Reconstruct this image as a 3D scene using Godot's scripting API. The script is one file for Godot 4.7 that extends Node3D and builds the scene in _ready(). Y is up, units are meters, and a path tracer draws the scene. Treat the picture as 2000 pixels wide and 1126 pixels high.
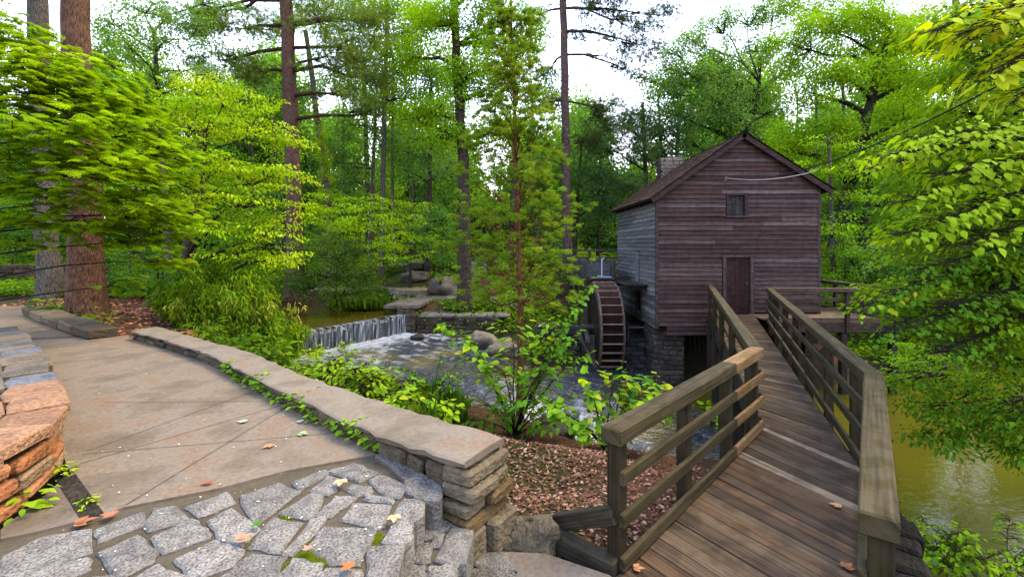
extends Node3D
# An old timber grist mill beside a creek in a wooded park. Metres, y up, the boardwalk deck is at y = 0.

const F := 900.0
const CX := 1000.0
const HY := 478.0
const EYE := 2.15
var rng := RandomNumberGenerator.new()
var M := {}
var used_names := {}


# a point on the level y / a point at the distance d, both read off a sight line of the survey
func gp(px: float, py: float, y: float) -> Vector3:
	var d := (EYE - y) * F / (py - HY)
	return Vector3((px - CX) * d / F, y, -d)


func pd(px: float, py: float, d: float) -> Vector3:
	return Vector3((px - CX) * d / F, EYE + (HY - py) * d / F, -d)


func rf(a: float, b: float) -> float:
	return rng.randf_range(a, b)


func lin(r: float, g: float, b: float) -> Color:
	return Color(r, g, b).linear_to_srgb()


func shade(c: Color, k: float) -> Color:
	return Color(c.r * k, c.g * k, c.b * k)


const FACES := [[0, 2, 6, 4], [1, 5, 7, 3], [0, 4, 5, 1], [2, 3, 7, 6], [0, 1, 3, 2], [4, 6, 7, 5]]
const EDGES := [[0, 1], [2, 3], [4, 5], [6, 7], [0, 2], [1, 3], [4, 6], [5, 7], [0, 4], [1, 5], [2, 6], [3, 7]]


class MB:
	var v := PackedVector3Array()
	var n := PackedVector3Array()
	var u := PackedVector2Array()
	var c := PackedColorArray()
	var ix := PackedInt32Array()
	var col := Color.WHITE
	var ua := Vector3.RIGHT
	var va := Vector3(0, 1, 1)
	var uo := Vector2.ZERO

	func put(p: Vector3, nn: Vector3, uv: Vector2) -> int:
		v.append(p)
		n.append(nn)
		u.append(uv)
		c.append(col)
		return v.size() - 1

	func tri(a: Vector3, b: Vector3, d: Vector3, out: Vector3) -> void:
		var nn := (d - a).cross(b - a)
		if nn.dot(out) < 0.0:
			var t := b
			b = d
			d = t
			nn = -nn
		nn = nn.normalized()
		for p in [a, b, d]:
			ix.append(put(p, nn, Vector2(p.dot(ua), p.dot(va)) + uo))

	func quad(a: Vector3, b: Vector3, d: Vector3, e: Vector3, out: Vector3) -> void:
		tri(a, b, d, out)
		tri(a, d, e, out)

	# eight corners (bit 1 = x, bit 2 = y, bit 4 = z), all edges chamfered by b
	func hexa(p: Array, b: float) -> void:
		var ctr := Vector3.ZERO
		for q in p:
			ctr += q / 8.0
		var fv := []
		for f in 6:
			var d := {}
			var loop: Array = FACES[f]
			for k in 4:
				var me: Vector3 = p[loop[k]]
				var nx: Vector3 = p[loop[(k + 1) % 4]]
				var pv: Vector3 = p[loop[(k + 3) % 4]]
				d[loop[k]] = me + (nx - me).normalized() * minf(b, me.distance_to(nx) * 0.4) + (pv - me).normalized() * minf(b, me.distance_to(pv) * 0.4)
			fv.append(d)
			var fc: Vector3 = (d[loop[0]] + d[loop[1]] + d[loop[2]] + d[loop[3]]) / 4.0
			quad(d[loop[0]], d[loop[1]], d[loop[2]], d[loop[3]], fc - ctr)
		if b <= 0.0:
			return
		for e in EDGES:
			var fs := []
			for f in 6:
				if fv[f].has(e[0]) and fv[f].has(e[1]):
					fs.append(f)
			var a1: Vector3 = fv[fs[0]][e[0]]
			var a2: Vector3 = fv[fs[0]][e[1]]
			var b1: Vector3 = fv[fs[1]][e[0]]
			var b2: Vector3 = fv[fs[1]][e[1]]
			quad(a1, a2, b2, b1, (a1 + b2) * 0.5 - ctr)
		for k in 8:
			var q := []
			for f in 6:
				if fv[f].has(k):
					q.append(fv[f][k])
			tri(q[0], q[1], q[2], q[0] - ctr)

	# a board from a to b, w wide across, t thick along up
	func board(a: Vector3, b: Vector3, w: float, t: float, up: Vector3, bev := 0.006, jit := 0.0, r: RandomNumberGenerator = null) -> void:
		var l := (b - a).normalized()
		var side := l.cross(up).normalized()
		var uu := side.cross(l).normalized()
		ua = l
		va = side + uu
		var p := []
		for k in 8:
			var q: Vector3 = (b if k & 1 else a) + side * (w * (0.5 if k & 4 else -0.5)) + uu * (t * (0.5 if k & 2 else -0.5))
			if jit > 0.0:
				q += Vector3(r.randf_range(-jit, jit), r.randf_range(-jit, jit), r.randf_range(-jit, jit))
			p.append(q)
		hexa(p, bev)

	func box(lo: Vector3, hi: Vector3, bev := 0.0) -> void:
		var p := []
		for k in 8:
			p.append(Vector3(hi.x if k & 1 else lo.x, hi.y if k & 2 else lo.y, hi.z if k & 4 else lo.z))
		hexa(p, bev)

	func tube(pts: Array, radii: Array, sides := 8, rough := 0.0, r: RandomNumberGenerator = null, cap := true) -> void:
		var rings := []
		var run := 0.0
		var x := Vector3.ZERO
		for k in pts.size():
			var dir: Vector3 = ((pts[mini(k + 1, pts.size() - 1)] as Vector3) - (pts[maxi(k - 1, 0)] as Vector3)).normalized()
			if k == 0:
				x = dir.cross(Vector3(0.31, 0.2, 0.93)).normalized()
			else:
				x = (x - dir * x.dot(dir)).normalized()
				run += (pts[k] as Vector3).distance_to(pts[k - 1])
			var y := dir.cross(x)
			var ring := []
			for s in sides + 1:
				var a := TAU * (s % sides) / sides
				var o := x * cos(a) + y * sin(a)
				var rr: float = radii[k]
				if rough > 0.0 and s < sides:
					rr *= 1.0 + r.randf_range(-rough, rough)
				var p: Vector3 = (pts[k] as Vector3) + o * rr
				if s == sides:
					p = v[ring[0]]
				ring.append(put(p, o, Vector2(run, float(s) / sides * TAU * radii[0]) + uo))
			rings.append(ring)
		for k in rings.size() - 1:
			for s in sides:
				var a: int = rings[k][s]
				var b: int = rings[k][s + 1]
				var d: int = rings[k + 1][s + 1]
				var e: int = rings[k + 1][s]
				ix.append_array([a, d, b, a, e, d])
		if cap:
			for k in [0, rings.size() - 1]:
				for s in range(1, sides - 1):
					tri(v[rings[k][0]], v[rings[k][s]], v[rings[k][s + 1]], (pts[k] as Vector3) - (pts[1 if k == 0 else k - 1] as Vector3))

	# a filled outline of points, extruded down by h, the top edge rounded by b
	func slab(poly: Array, h: float, b: float, dome := 0.0) -> void:
		var ctr := Vector3.ZERO
		for q in poly:
			ctr += q / float(poly.size())
		var inner := []
		for q in poly:
			inner.append((q as Vector3) + (ctr - q).normalized() * b)
		for k in poly.size():
			var j := (k + 1) % poly.size()
			var out: Vector3 = ((poly[k] as Vector3) + poly[j]) * 0.5 - ctr
			tri(inner[k], inner[j], ctr + Vector3(0, dome, 0), Vector3.UP)
			quad(inner[k], inner[j], (poly[j] as Vector3) - Vector3(0, b * 0.8, 0), (poly[k] as Vector3) - Vector3(0, b * 0.8, 0), out + Vector3.UP * 0.2)
			quad((poly[k] as Vector3) - Vector3(0, b * 0.8, 0), (poly[j] as Vector3) - Vector3(0, b * 0.8, 0), (poly[j] as Vector3) - Vector3(0, h, 0), (poly[k] as Vector3) - Vector3(0, h, 0), out)

	func mesh() -> ArrayMesh:
		var a := []
		a.resize(Mesh.ARRAY_MAX)
		a[Mesh.ARRAY_VERTEX] = v
		a[Mesh.ARRAY_NORMAL] = n
		a[Mesh.ARRAY_TEX_UV] = u
		a[Mesh.ARRAY_COLOR] = c
		a[Mesh.ARRAY_INDEX] = ix
		var m := ArrayMesh.new()
		m.add_surface_from_arrays(Mesh.PRIMITIVE_TRIANGLES, a)
		return m


func numbered(called: String) -> String:
	var k: int = used_names.get(called, 0)
	used_names[called] = k + 1
	return called if k == 0 else "%s_%03d" % [called, k]


# metas of a thing
func tag(o: Node3D, label: String, category: String, group := "", kind := "") -> Node3D:
	if label:
		o.set_meta("label", label)
	if category:
		o.set_meta("category", category)
	if group:
		o.set_meta("group", group)
	if kind:
		o.set_meta("kind", kind)
	return o


# a thing: a Node3D at its base
func thing(called: String, label: String, category: String, at := Vector3.ZERO, group := "") -> Node3D:
	var o := Node3D.new()
	o.name = numbered(called)
	o.position = at
	add_child(o)
	return tag(o, label, category, group)


# one mesh; its points are given in the world and moved under the parent
func obj(called: String, mb: MB, m: Material, parent: Node3D = null, own := true) -> MeshInstance3D:
	var o := MeshInstance3D.new()
	var at := Vector3.ZERO
	if own and mb.v.size() > 0:
		for p in mb.v:
			at += p
		at /= mb.v.size()
		for k in mb.v.size():
			mb.v[k] -= at
	o.mesh = mb.mesh()
	o.material_override = null
	o.mesh.surface_set_material(0, m)
	if parent == null:
		o.name = numbered(called)
		o.position = at
		add_child(o)
	else:
		o.name = piece_name(parent, called)
		var base := Vector3.ZERO
		var q: Node = parent
		while q != self:
			base += (q as Node3D).position
			q = q.get_parent()
		o.position = at - base
		parent.add_child(o, true)
	return o


func piece_name(parent: Node, called: String) -> String:
	var key := "count_" + called
	var k: int = parent.get_meta(key, 0)
	parent.set_meta(key, k + 1)
	return called if k == 0 else "%s_%03d" % [called, k]


func part_node(called: String, parent: Node3D) -> Node3D:
	var o := Node3D.new()
	o.name = piece_name(parent, called)
	parent.add_child(o, true)
	return o


func noise_tex(sd: int, freq: float, ramp: Array, size := 512, oct := 5, kind := FastNoiseLite.TYPE_SIMPLEX_SMOOTH) -> NoiseTexture2D:
	var nz := FastNoiseLite.new()
	nz.seed = sd
	nz.frequency = freq
	nz.noise_type = kind
	nz.fractal_octaves = oct
	nz.fractal_gain = 0.58
	var t := NoiseTexture2D.new()
	t.width = size
	t.height = size
	t.seamless = true
	t.seamless_blend_skirt = 0.25
	t.noise = nz
	if ramp.size():
		var g := Gradient.new()
		var offs := PackedFloat32Array()
		var cols := PackedColorArray()
		for e in ramp:
			offs.append(e[0])
			cols.append(e[1])
		g.offsets = offs
		g.colors = cols
		t.color_ramp = g
	return t


func grey(k: float) -> Color:
	return lin(k, k, k)


# how: 0 the mesh's own uv in metres, 1 triplanar in the object's axes, 2 triplanar in the world
func surf(called: String, tex: Texture2D, scale: Vector3, how: int, rough: float, height: Texture2D = null, bump := 0.0, stain: Texture2D = null, stain_scale := 0.4, dull := 0.42) -> StandardMaterial3D:
	var m := StandardMaterial3D.new()
	m.resource_name = called
	m.vertex_color_use_as_albedo = true
	m.albedo_color = lin(dull, dull, dull)
	m.albedo_texture = tex
	m.roughness = rough
	m.metallic_specular = 0.2
	m.uv1_scale = scale
	if how > 0:
		m.uv1_triplanar = true
		m.uv1_world_triplanar = how == 2
	if height:
		m.heightmap_enabled = true
		m.heightmap_texture = height
		m.heightmap_scale = bump
	if stain:
		m.detail_enabled = true
		m.detail_albedo = stain
		m.detail_blend_mode = BaseMaterial3D.BLEND_MODE_MUL
		m.detail_uv_layer = BaseMaterial3D.DETAIL_UV_2
		m.uv2_triplanar = true
		m.uv2_world_triplanar = true
		m.uv2_scale = Vector3.ONE * stain_scale
	M[called] = m
	return m


func make_materials() -> void:
	var grain := noise_tex(3, 0.02, [[0.0, grey(0.28)], [0.38, grey(0.62)], [0.55, grey(0.85)], [1.0, grey(1.0)]], 512, 6)
	var grain_h := noise_tex(4, 0.03, [], 512, 5)
	var blotch := noise_tex(5, 0.012, [[0.0, grey(0.55)], [0.42, grey(0.75)], [0.55, grey(0.97)], [1.0, grey(1.0)]], 512, 5)
	var moss := noise_tex(6, 0.014, [[0.0, lin(0.55, 0.62, 0.35)], [0.4, lin(0.72, 0.75, 0.5)], [0.56, lin(0.95, 0.95, 0.92)], [1.0, grey(1.0)]], 512, 5)
	var mott := noise_tex(7, 0.03, [[0.0, grey(0.35)], [0.4, grey(0.72)], [0.6, grey(0.92)], [1.0, grey(1.0)]], 512, 6)
	var mott_h := noise_tex(8, 0.03, [], 512, 6)
	var speck := noise_tex(9, 0.09, [[0.0, grey(0.22)], [0.38, grey(0.5)], [0.5, grey(0.8)], [0.62, grey(0.95)], [1.0, grey(1.0)]], 512, 4)
	var conc := noise_tex(10, 0.04, [[0.0, grey(0.6)], [0.45, grey(0.84)], [1.0, grey(1.0)]], 512, 6)
	var conc_stain := noise_tex(11, 0.01, [[0.0, lin(0.62, 0.58, 0.52)], [0.4, lin(0.85, 0.82, 0.78)], [0.55, grey(1.0)], [0.75, lin(1.0, 0.9, 0.82)], [1.0, lin(1.0, 0.78, 0.66)]], 512, 4)
	surf("wood", grain, Vector3(0.07, 3.0, 1.0), 0, 0.75, grain_h, 0.3, blotch, 0.7, 0.34)
	surf("deck_wood", grain, Vector3(0.06, 2.6, 1.0), 0, 0.6, grain_h, 0.3, blotch, 0.6, 0.36)
	surf("rail_wood", grain, Vector3(0.08, 3.0, 1.0), 0, 0.7, grain_h, 0.25, moss, 0.7, 0.36)
	surf("stone", mott, Vector3.ONE * 1.3, 2, 0.85, mott_h, 2.2, blotch, 0.35)
	surf("granite", speck, Vector3.ONE * 1.1, 2, 0.7, mott_h, 1.6, blotch, 1.1, 0.36)
	surf("concrete", conc, Vector3.ONE * 0.9, 2, 0.8, mott_h, 0.5, conc_stain, 0.22, 0.44)
	surf("soil", mott, Vector3.ONE * 1.1, 2, 0.95, mott_h, 4.0, blotch, 0.2)
	var plates := noise_tex(14, 0.03, [[0.0, grey(1.0)], [0.35, grey(0.8)], [0.6, grey(0.4)], [1.0, grey(0.15)]], 512, 3, FastNoiseLite.TYPE_CELLULAR)
	surf("bark", plates, Vector3(0.5, 1.6, 1.0), 0, 0.9, noise_tex(12, 0.03, [], 512, 4, FastNoiseLite.TYPE_CELLULAR), -3.0, blotch, 0.6, 0.62)
	surf("iron", conc, Vector3.ONE, 2, 0.5)
	var leaf := StandardMaterial3D.new()
	leaf.resource_name = "leaf"
	leaf.vertex_color_use_as_albedo = true
	leaf.roughness = 0.7
	leaf.metallic_specular = 0.12
	leaf.backlight_enabled = true
	leaf.backlight = lin(0.95, 1.0, 0.16)
	M.leaf = leaf
	var dry: StandardMaterial3D = leaf.duplicate()
	dry.backlight_enabled = false
	dry.roughness = 0.8
	M.dry = dry
	var rip := noise_tex(21, 0.02, [], 512, 4)
	var w := StandardMaterial3D.new()
	w.vertex_color_use_as_albedo = true
	w.roughness = 0.07
	w.metallic_specular = 0.5
	w.heightmap_enabled = true
	w.heightmap_texture = rip
	w.heightmap_scale = 0.35
	w.uv1_triplanar = true
	w.uv1_world_triplanar = true
	w.uv1_scale = Vector3(0.3, 0.3, 0.3)
	M.pond = w
	var w2: StandardMaterial3D = w.duplicate()
	w2.heightmap_scale = 2.5
	w2.roughness = 0.05
	w2.uv1_scale = Vector3(0.9, 0.9, 0.9)
	M.stream = w2
	var fall := StandardMaterial3D.new()
	fall.albedo_color = lin(0.8, 0.82, 0.85)
	fall.roughness = 0.25
	fall.vertex_color_use_as_albedo = true
	M.fall = fall


# ---------------------------------------------------------------- the ground and the water
const POND := [[-6.7, 13.5], [-4.24, 17.5], [-4.7, 18.6], [-5.4, 19.2], [-7.6, 19.8], [-12, 20.6], [-14, 19], [-9.6, 16.0], [-8.2, 14.2]]
const CREEK := [[-6.5, 13.4], [-4.1, 17.3], [-1.2, 17.3], [0.5, 16], [2, 15.2], [2.6, 19], [4.6, 19], [4.5, 15.0], [6.6, 15.2], [7.5, 12.0], [9.5, 10], [6.4, 7.8], [3.4, 8.6], [1.0, 8.6], [-1.2, 9.0], [-2.6, 9.6], [-4.2, 10.6], [-5.8, 12.0]]
const LAKE := [[4.0, 4.6], [6.0, 3.2], [12, 2.5], [34, 2], [40, 16], [18, 15.6], [12, 14.9], [9, 13.5], [7, 12.5], [5.6, 9], [4.6, 6.6]]
const LEVELS := [[-3, 1, 0.42], [-8, 8, 0.42], [-14, 13, 0.42], [-20, 13, 0.45], [-10, 11, 0.46], [-13, 16, 0.55], [-9, 13.4, 0.2], [-7.4, 12.6, -0.15], [-16, 22, 0.8], [-12, 23, 0.5], [-8.5, 21.6, -0.1], [-5, 20.8, -0.15], [-3, 20, -0.3], [-1, 19, -0.3],
	[-5, 27, 0.7], [-2, 28, 0.9], [0, 24, 0.5], [2, 22, 0.1], [4, 25, 0.2], [9, 25, 0.4], [13, 19, -0.6], [18, 19, 0], [25, 22, 1], [13, 15.6, -1.7], [0, -3, 0.0], [1.2, 2.4, -0.08], [0.5, 3.6, -0.05], [0.4, 5.0, -0.3], [0.2, 7, -1.0], [2, 4.4, -0.22],
	[2.6, 6, -0.9], [3.6, 7, -1.5], [-0.8, 5.4, -0.12], [-2.3, 6.6, -0.15], [-3.4, 7.4, -0.1], [-4.6, 9, -0.35], [-6.8, 9.6, 0.3], [-7, 11, 0.1], [2.6, 2.0, -0.7], [4, 3.2, -1.6], [3, 0, -0.6], [7, 0.5, -1.2], [-30, 30, 1.6], [30, 35, 2], [0, 45, 2.5], [-50, 60, 4], [50, 60, 4], [0, 120, 7], [-120, 40, 4], [120, 40, 4], [60, 0, 0.5], [-60, 0, 1.5], [0, -60, 0.5], [0, -9, 0.2], [-9, 0, 0.42]]
const WALK := [[-3.6, 0.2], [1.5, 0.2], [0.1, 3.0], [-0.6, 3.3], [-1.6, 4.1], [-3.1, 5.4], [-6.6, 8.1], [-7.6, 8.7], [-11.5, 11.3], [-15.5, 13.6], [-20, 14.6], [-20, 10.8], [-12.8, 10.6], [-8.7, 8.0], [-4.0, 4.0], [-3.2, 3.0]]


func poly_of(a: Array) -> PackedVector2Array:
	var p := PackedVector2Array()
	for q in a:
		p.append(Vector2(q[0], q[1]))
	return p


# how far outside an outline (negative: inside)
func off(p: Vector2, poly: PackedVector2Array) -> float:
	var best := 1e9
	for k in poly.size():
		var q := Geometry2D.get_closest_point_to_segment(p, poly[k], poly[(k + 1) % poly.size()])
		best = minf(best, p.distance_to(q))
	return -best if Geometry2D.is_point_in_polygon(p, poly) else best


func creek_level(x: float, d: float) -> float:
	return lerpf(-1.2, -2.0, smoothstep(-0.5, 1.3, x + 0.1 * (d - 11.0)))


var polys := {}
var rolling := FastNoiseLite.new()


func height(x: float, d: float) -> float:
	var sum := 0.0
	var tot := 0.0
	for q in LEVELS:
		var w := 1.0 / pow((x - q[0]) ** 2 + (d - q[1]) ** 2 + 0.3, 1.6)
		sum += w * q[2]
		tot += w
	var h := sum / tot + rolling.get_noise_2d(x * 9, d * 9) * 0.09
	var p := Vector2(x, d)
	for k in 3:
		var o: float = off(p, polys[k])
		var wl: float = -0.5 if k == 0 else (creek_level(x, d) if k == 1 else -2.0)
		if o < 0.0:
			h = minf(h, wl - minf(0.7, 0.06 - o * 0.5))
		elif k == 0:
			if d > 17.6 or x < -7.4:
				h = minf(h, wl + 0.02 + o * 0.45)
			if x > -6.9 and d < 18.0 and o < 0.7:
				h = minf(h, -1.7)
		else:
			h = minf(h, wl + 0.02 + o * (0.62 if k == 1 else 0.75))
	if Geometry2D.is_point_in_polygon(p, polys[3]):
		h = minf(h, 0.1 if d < 3.8 and x > -0.9 else 0.4)
	return h


var hcache := {}


func ground(x: float, d: float) -> float:
	return height(x, d)


func on_ground(px: float, py: float) -> Vector3:
	var best := 3.0
	var p := pd(px, py, 3.0)
	var d := 2.2
	while d < 80.0:
		p = pd(px, py, d)
		if p.y <= height(p.x, d):
			return p
		d *= 1.01
	return p


func make_land() -> void:
	rolling.seed = 31
	rolling.frequency = 0.05
	polys = {0: poly_of(POND), 1: poly_of(CREEK), 2: poly_of(LAKE), 3: poly_of(WALK)}
	var xs := []
	var x := 0.0
	var step := 0.22
	while x < 170.0:
		xs.append(x)
		if x > 0.0:
			xs.push_front(-x)
		if x > 14.0:
			step *= 1.16
		x += step
	var ds := []
	x = -30.0
	while x < 190.0:
		ds.append(x)
		if x < 1.4:
			step = maxf(0.22, (1.4 - x) * 0.25)
		elif x > 26.0:
			step *= 1.13
		else:
			step = 0.22
		x += step
	var mb := MB.new()
	var tone := FastNoiseLite.new()
	tone.seed = 8
	tone.frequency = 0.35
	tone.fractal_octaves = 4
	var w := xs.size()
	for d in ds:
		for xx in xs:
			var h := height(xx, d)
			var t := tone.get_noise_2d(xx, d)
			var t2 := tone.get_noise_2d(xx * 0.3 + 40, d * 0.3)
			var litter := Color(0.13, 0.065, 0.04).lerp(Color(0.2, 0.1, 0.055), clampf(t + 0.5, 0, 1))
			var green := Color(0.06, 0.09, 0.015)
			var g := clampf(t2 * 2.5 + (-0.55 if d < 8.0 or xx < -8.0 else 0.1), 0, 1)
			var col := litter.lerp(green, g)
			if off(Vector2(xx, d), polys[1]) < 0.7 or off(Vector2(xx, d), polys[2]) < 0.5:
				col = Color(0.07, 0.055, 0.035)
			mb.col = col
			mb.put(Vector3(xx, h, -d), Vector3.UP, Vector2.ZERO)
	for j in ds.size() - 1:
		for i in w - 1:
			var a := j * w + i
			mb.ix.append_array([a, a + w + 1, a + 1, a, a + w, a + w + 1])
	for j in ds.size():
		for i in w:
			var a := mb.v[j * w + maxi(i - 1, 0)]
			var b := mb.v[j * w + mini(i + 1, w - 1)]
			var e := mb.v[maxi(j - 1, 0) * w + i]
			var f := mb.v[mini(j + 1, ds.size() - 1) * w + i]
			mb.n[j * w + i] = (b - a).cross(f - e).normalized()
	var o := obj("ground", mb, M.soil, null, false)
	tag(o, "bare woodland ground of brown leaf litter and soil", "ground", "", "structure")


func make_water() -> void:
	# upper pond behind the dam
	var mb := MB.new()
	mb.col = Color(0.05, 0.036, 0.005)
	var p := poly_of([[-6.62, 13.6], [-4.24, 17.46], [-4.2, 19.2], [-5.0, 20.2], [-7.6, 21.0], [-12, 21.8], [-16, 19], [-10.6, 15.4], [-8.6, 13.4]])
	fill(mb, p, -0.5)
	tag(obj("pond_water", mb, M.pond, null, false), "calm olive water held back above the little dam", "water", "", "structure")
	# the creek below
	mb = MB.new()
	var foam := FastNoiseLite.new()
	foam.seed = 77
	foam.frequency = 0.9
	foam.fractal_octaves = 3
	var step := 0.09
	var nx := 128
	var nd := 108
	var grid := {}
	for j in nd:
		for i in nx:
			var x := -6.7 + i * step
			var d := 8.0 + j * step
			if off(Vector2(x, d), polys[1]) > 0.9 or (x < -4.0 and Geometry2D.is_point_in_polygon(Vector2(x - 0.05, d + 0.1), polys[0])):
				continue
			var wl := creek_level(x, d)
			# flow: from the foot of the fall towards the right and the viewer
			var q := Geometry2D.get_closest_point_to_segment(Vector2(x, d), Vector2(-6.5, 13.4), Vector2(-4.1, 17.3))
			var away := Vector2(x, d).distance_to(q)
			var fx := x * 0.55 - d * 0.35
			var fz := x * 1.6 + d * 2.4
			var s := foam.get_noise_2d(fx + foam.get_noise_2d(x * 0.7, d * 0.7) * 1.3, fz)
			var s2 := foam.get_noise_2d(x * 2.6 + 30, d * 2.6)
			var thin := 1.0 - absf(foam.get_noise_2d(fx * 0.8 + 70.0, fz * 0.55)) * 7.0
			var f := smoothstep(0.1, 0.6, s * 0.7 + s2 * 0.25 + 0.85 * exp(-away * 1.0) - 0.24)
			f = maxf(f, smoothstep(0.1, 0.9, thin + s2 * 0.5) * smoothstep(4.6, 1.5, away) * 0.75)
			f = maxf(f, smoothstep(1.1, 0.0, away + s2 * 0.8) * 0.9)
			var casc := smoothstep(-0.7, 0.2, x) * smoothstep(3.4, 1.6, x) * smoothstep(13.2, 11.0, d)
			f = maxf(f, casc * smoothstep(0.05, 0.5, s + s2 * 0.5) * 0.8)
			var y := wl + s * 0.05 + s2 * 0.02 + 0.05 * exp(-away * 1.5) + casc * s * 0.12
			mb.col = Color(0.018, 0.019, 0.022).lerp(Color(0.055, 0.045, 0.014), clampf(foam.get_noise_2d(x * 0.35, d * 0.35 + 9) * 2.0, 0, 1)).lerp(Color(0.3, 0.32, 0.36), f * 0.95)
			grid[j * nx + i] = mb.put(Vector3(x, y, -d), Vector3.UP, Vector2.ZERO)
	for j in nd - 1:
		for i in nx - 1:
			var k := j * nx + i
			if grid.has(k) and grid.has(k + 1) and grid.has(k + nx) and grid.has(k + nx + 1):
				mb.ix.append_array([grid[k], grid[k + nx + 1], grid[k + 1], grid[k], grid[k + nx], grid[k + nx + 1]])
				var nn: Vector3 = (mb.v[grid[k + 1]] - mb.v[grid[k]]).cross(mb.v[grid[k + nx]] - mb.v[grid[k]]).normalized()
				mb.n[grid[k]] = nn
	tag(obj("creek_water", mb, M.stream, null, false), "dark rushing creek water with white foam streaks below the fall", "water", "", "structure")
	mb = MB.new()
	mb.col = Color(0.05, 0.045, 0.006)
	fill(mb, poly_of([[3.4, 9.5], [3.2, 4.0], [5.0, 2.0], [12, 1.5], [40, 0.5], [50, 17], [18, 17], [12, 16.5], [8.4, 13.5], [4.3, 13.6], [4.3, 11.5]]), -2.03)
	tag(obj("millpond_water", mb, M.pond, null, false), "still murky ochre water to the right of the boardwalk", "water", "", "structure")


func fill(mb: MB, p: PackedVector2Array, y: float) -> void:
	var t := Geometry2D.triangulate_polygon(p)
	for k in range(0, t.size(), 3):
		mb.tri(Vector3(p[t[k]].x, y, -p[t[k]].y), Vector3(p[t[k + 1]].x, y, -p[t[k + 1]].y), Vector3(p[t[k + 2]].x, y, -p[t[k + 2]].y), Vector3.UP)


# ---------------------------------------------------------------- courses of stones along a line
# pts: the foot of the face; toward: the side it faces (+1 left of the line's direction seen from above, -1 right)
func along(pts: Array, s: float) -> Array:
	for k in pts.size() - 1:
		var l: float = (pts[k] as Vector3).distance_to(pts[k + 1])
		if s <= l or k == pts.size() - 2:
			var dir: Vector3 = ((pts[k + 1] as Vector3) - pts[k]).normalized()
			return [(pts[k] as Vector3) + dir * s, dir]
		s -= l
	return []


func length_of(pts: Array) -> float:
	var l := 0.0
	for k in pts.size() - 1:
		l += (pts[k] as Vector3).distance_to(pts[k + 1])
	return l


func courses(parent: Node3D, called: String, pts: Array, h0: float, h1: float, course: float, stone_l: float, depth: float, side: float, tints: Array, m: Material, jit := 0.12, gap := 0.012, bev := 0.012) -> void:
	var total := length_of(pts)
	var rows := maxi(1, roundi(maxf(h0, h1) / course))
	for r in rows:
		var s := -rf(0, 0.4) * stone_l
		while s < total:
			var l := stone_l * rf(0.6, 1.45)
			var a := maxf(s, 0.0)
			var b := minf(s + l, total)
			s += l
			if b - a < stone_l * 0.18:
				continue
			var pa := along(pts, a + gap * 0.5)
			var pb := along(pts, b - gap * 0.5)
			var hh := lerpf(h0, h1, (a + b) * 0.5 / total) / rows
			var inn_a: Vector3 = (pa[1] as Vector3).cross(Vector3.UP).normalized() * side
			var inn_b: Vector3 = (pb[1] as Vector3).cross(Vector3.UP).normalized() * side
			var proud := rf(-0.2, 0.35) * jit * 0.3
			var q := []
			for k in 8:
				var base: Vector3 = pb[0] if k & 1 else pa[0]
				var inn: Vector3 = inn_b if k & 1 else inn_a
				var y := (r + (1.0 if k & 2 else 0.0)) * hh + (-gap if k & 2 else 0.0)
				var v: Vector3 = base + Vector3(0, y, 0) + inn * (depth if k & 4 else -proud)
				v += Vector3(rf(-1, 1), rf(-1, 1) * 0.8, rf(-1, 1)) * jit * hh
				q.append(v)
			var mb := MB.new()
			mb.col = shade(tints[rng.randi() % tints.size()], rf(0.72, 1.12))
			mb.hexa(q, bev * rf(0.8, 1.6))
			obj(called, mb, m, parent)


func world_px(list: Array, y: float) -> Array:
	var r := []
	for q in list:
		r.append(gp(q[0], q[1], y))
	return r


# ---------------------------------------------------------------- terrace, paths, garden walls
func flat_sheet(list: Array, y: float, h: float, col: Color, m: Material, called: String, label: String) -> MeshInstance3D:
	var p := PackedVector2Array()
	for q in list:
		p.append(Vector2(q.x, -q.z))
	var mb := MB.new()
	mb.col = col
	fill(mb, p, y)
	var ctr := Vector2.ZERO
	for k in p.size():
		ctr += p[k] / p.size()
	var turn := 1.0 if Geometry2D.is_polygon_clockwise(p) else -1.0
	for k in p.size():
		var a := p[k]
		var b := p[(k + 1) % p.size()]
		var e := (b - a).orthogonal() * turn
		mb.quad(Vector3(a.x, y, -a.y), Vector3(b.x, y, -b.y), Vector3(b.x, y - h, -b.y), Vector3(a.x, y - h, -a.y), Vector3(-e.x, 0, e.y))
	var o := obj(called, mb, m, null, false)
	tag(o, label, called.replace("_", " "), "", "structure")
	return o


func paver(parent: Node3D, y: float, tint: float, list: Array, h := 0.06) -> void:
	var poly := []
	var raw := []
	for k in range(0, list.size(), 2):
		raw.append(gp(list[k], list[k + 1], y))
	var mid := Vector3.ZERO
	for q in raw:
		mid += q / raw.size()
	for k in raw.size():
		raw[k] = (raw[k] as Vector3) + ((raw[k] as Vector3) - mid).normalized() * 0.02
	for k in raw.size():   # chipped edges: split each side and push the middle in or out
		var a: Vector3 = raw[k]
		var b: Vector3 = raw[(k + 1) % raw.size()]
		poly.append(a)
		var nn := (b - a).cross(Vector3.UP).normalized()
		for f in [0.34, 0.68]:
			poly.append(a.lerp(b, f + rf(-0.06, 0.06)) + nn * rf(-0.014, 0.012))
	var mb := MB.new()
	mb.col = Color(0.53, 0.485, 0.43) * tint * rf(0.8, 1.1)
	mb.slab(poly, h, 0.014, rf(0.003, 0.012))
	obj("paver", mb, M.granite, parent)


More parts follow.
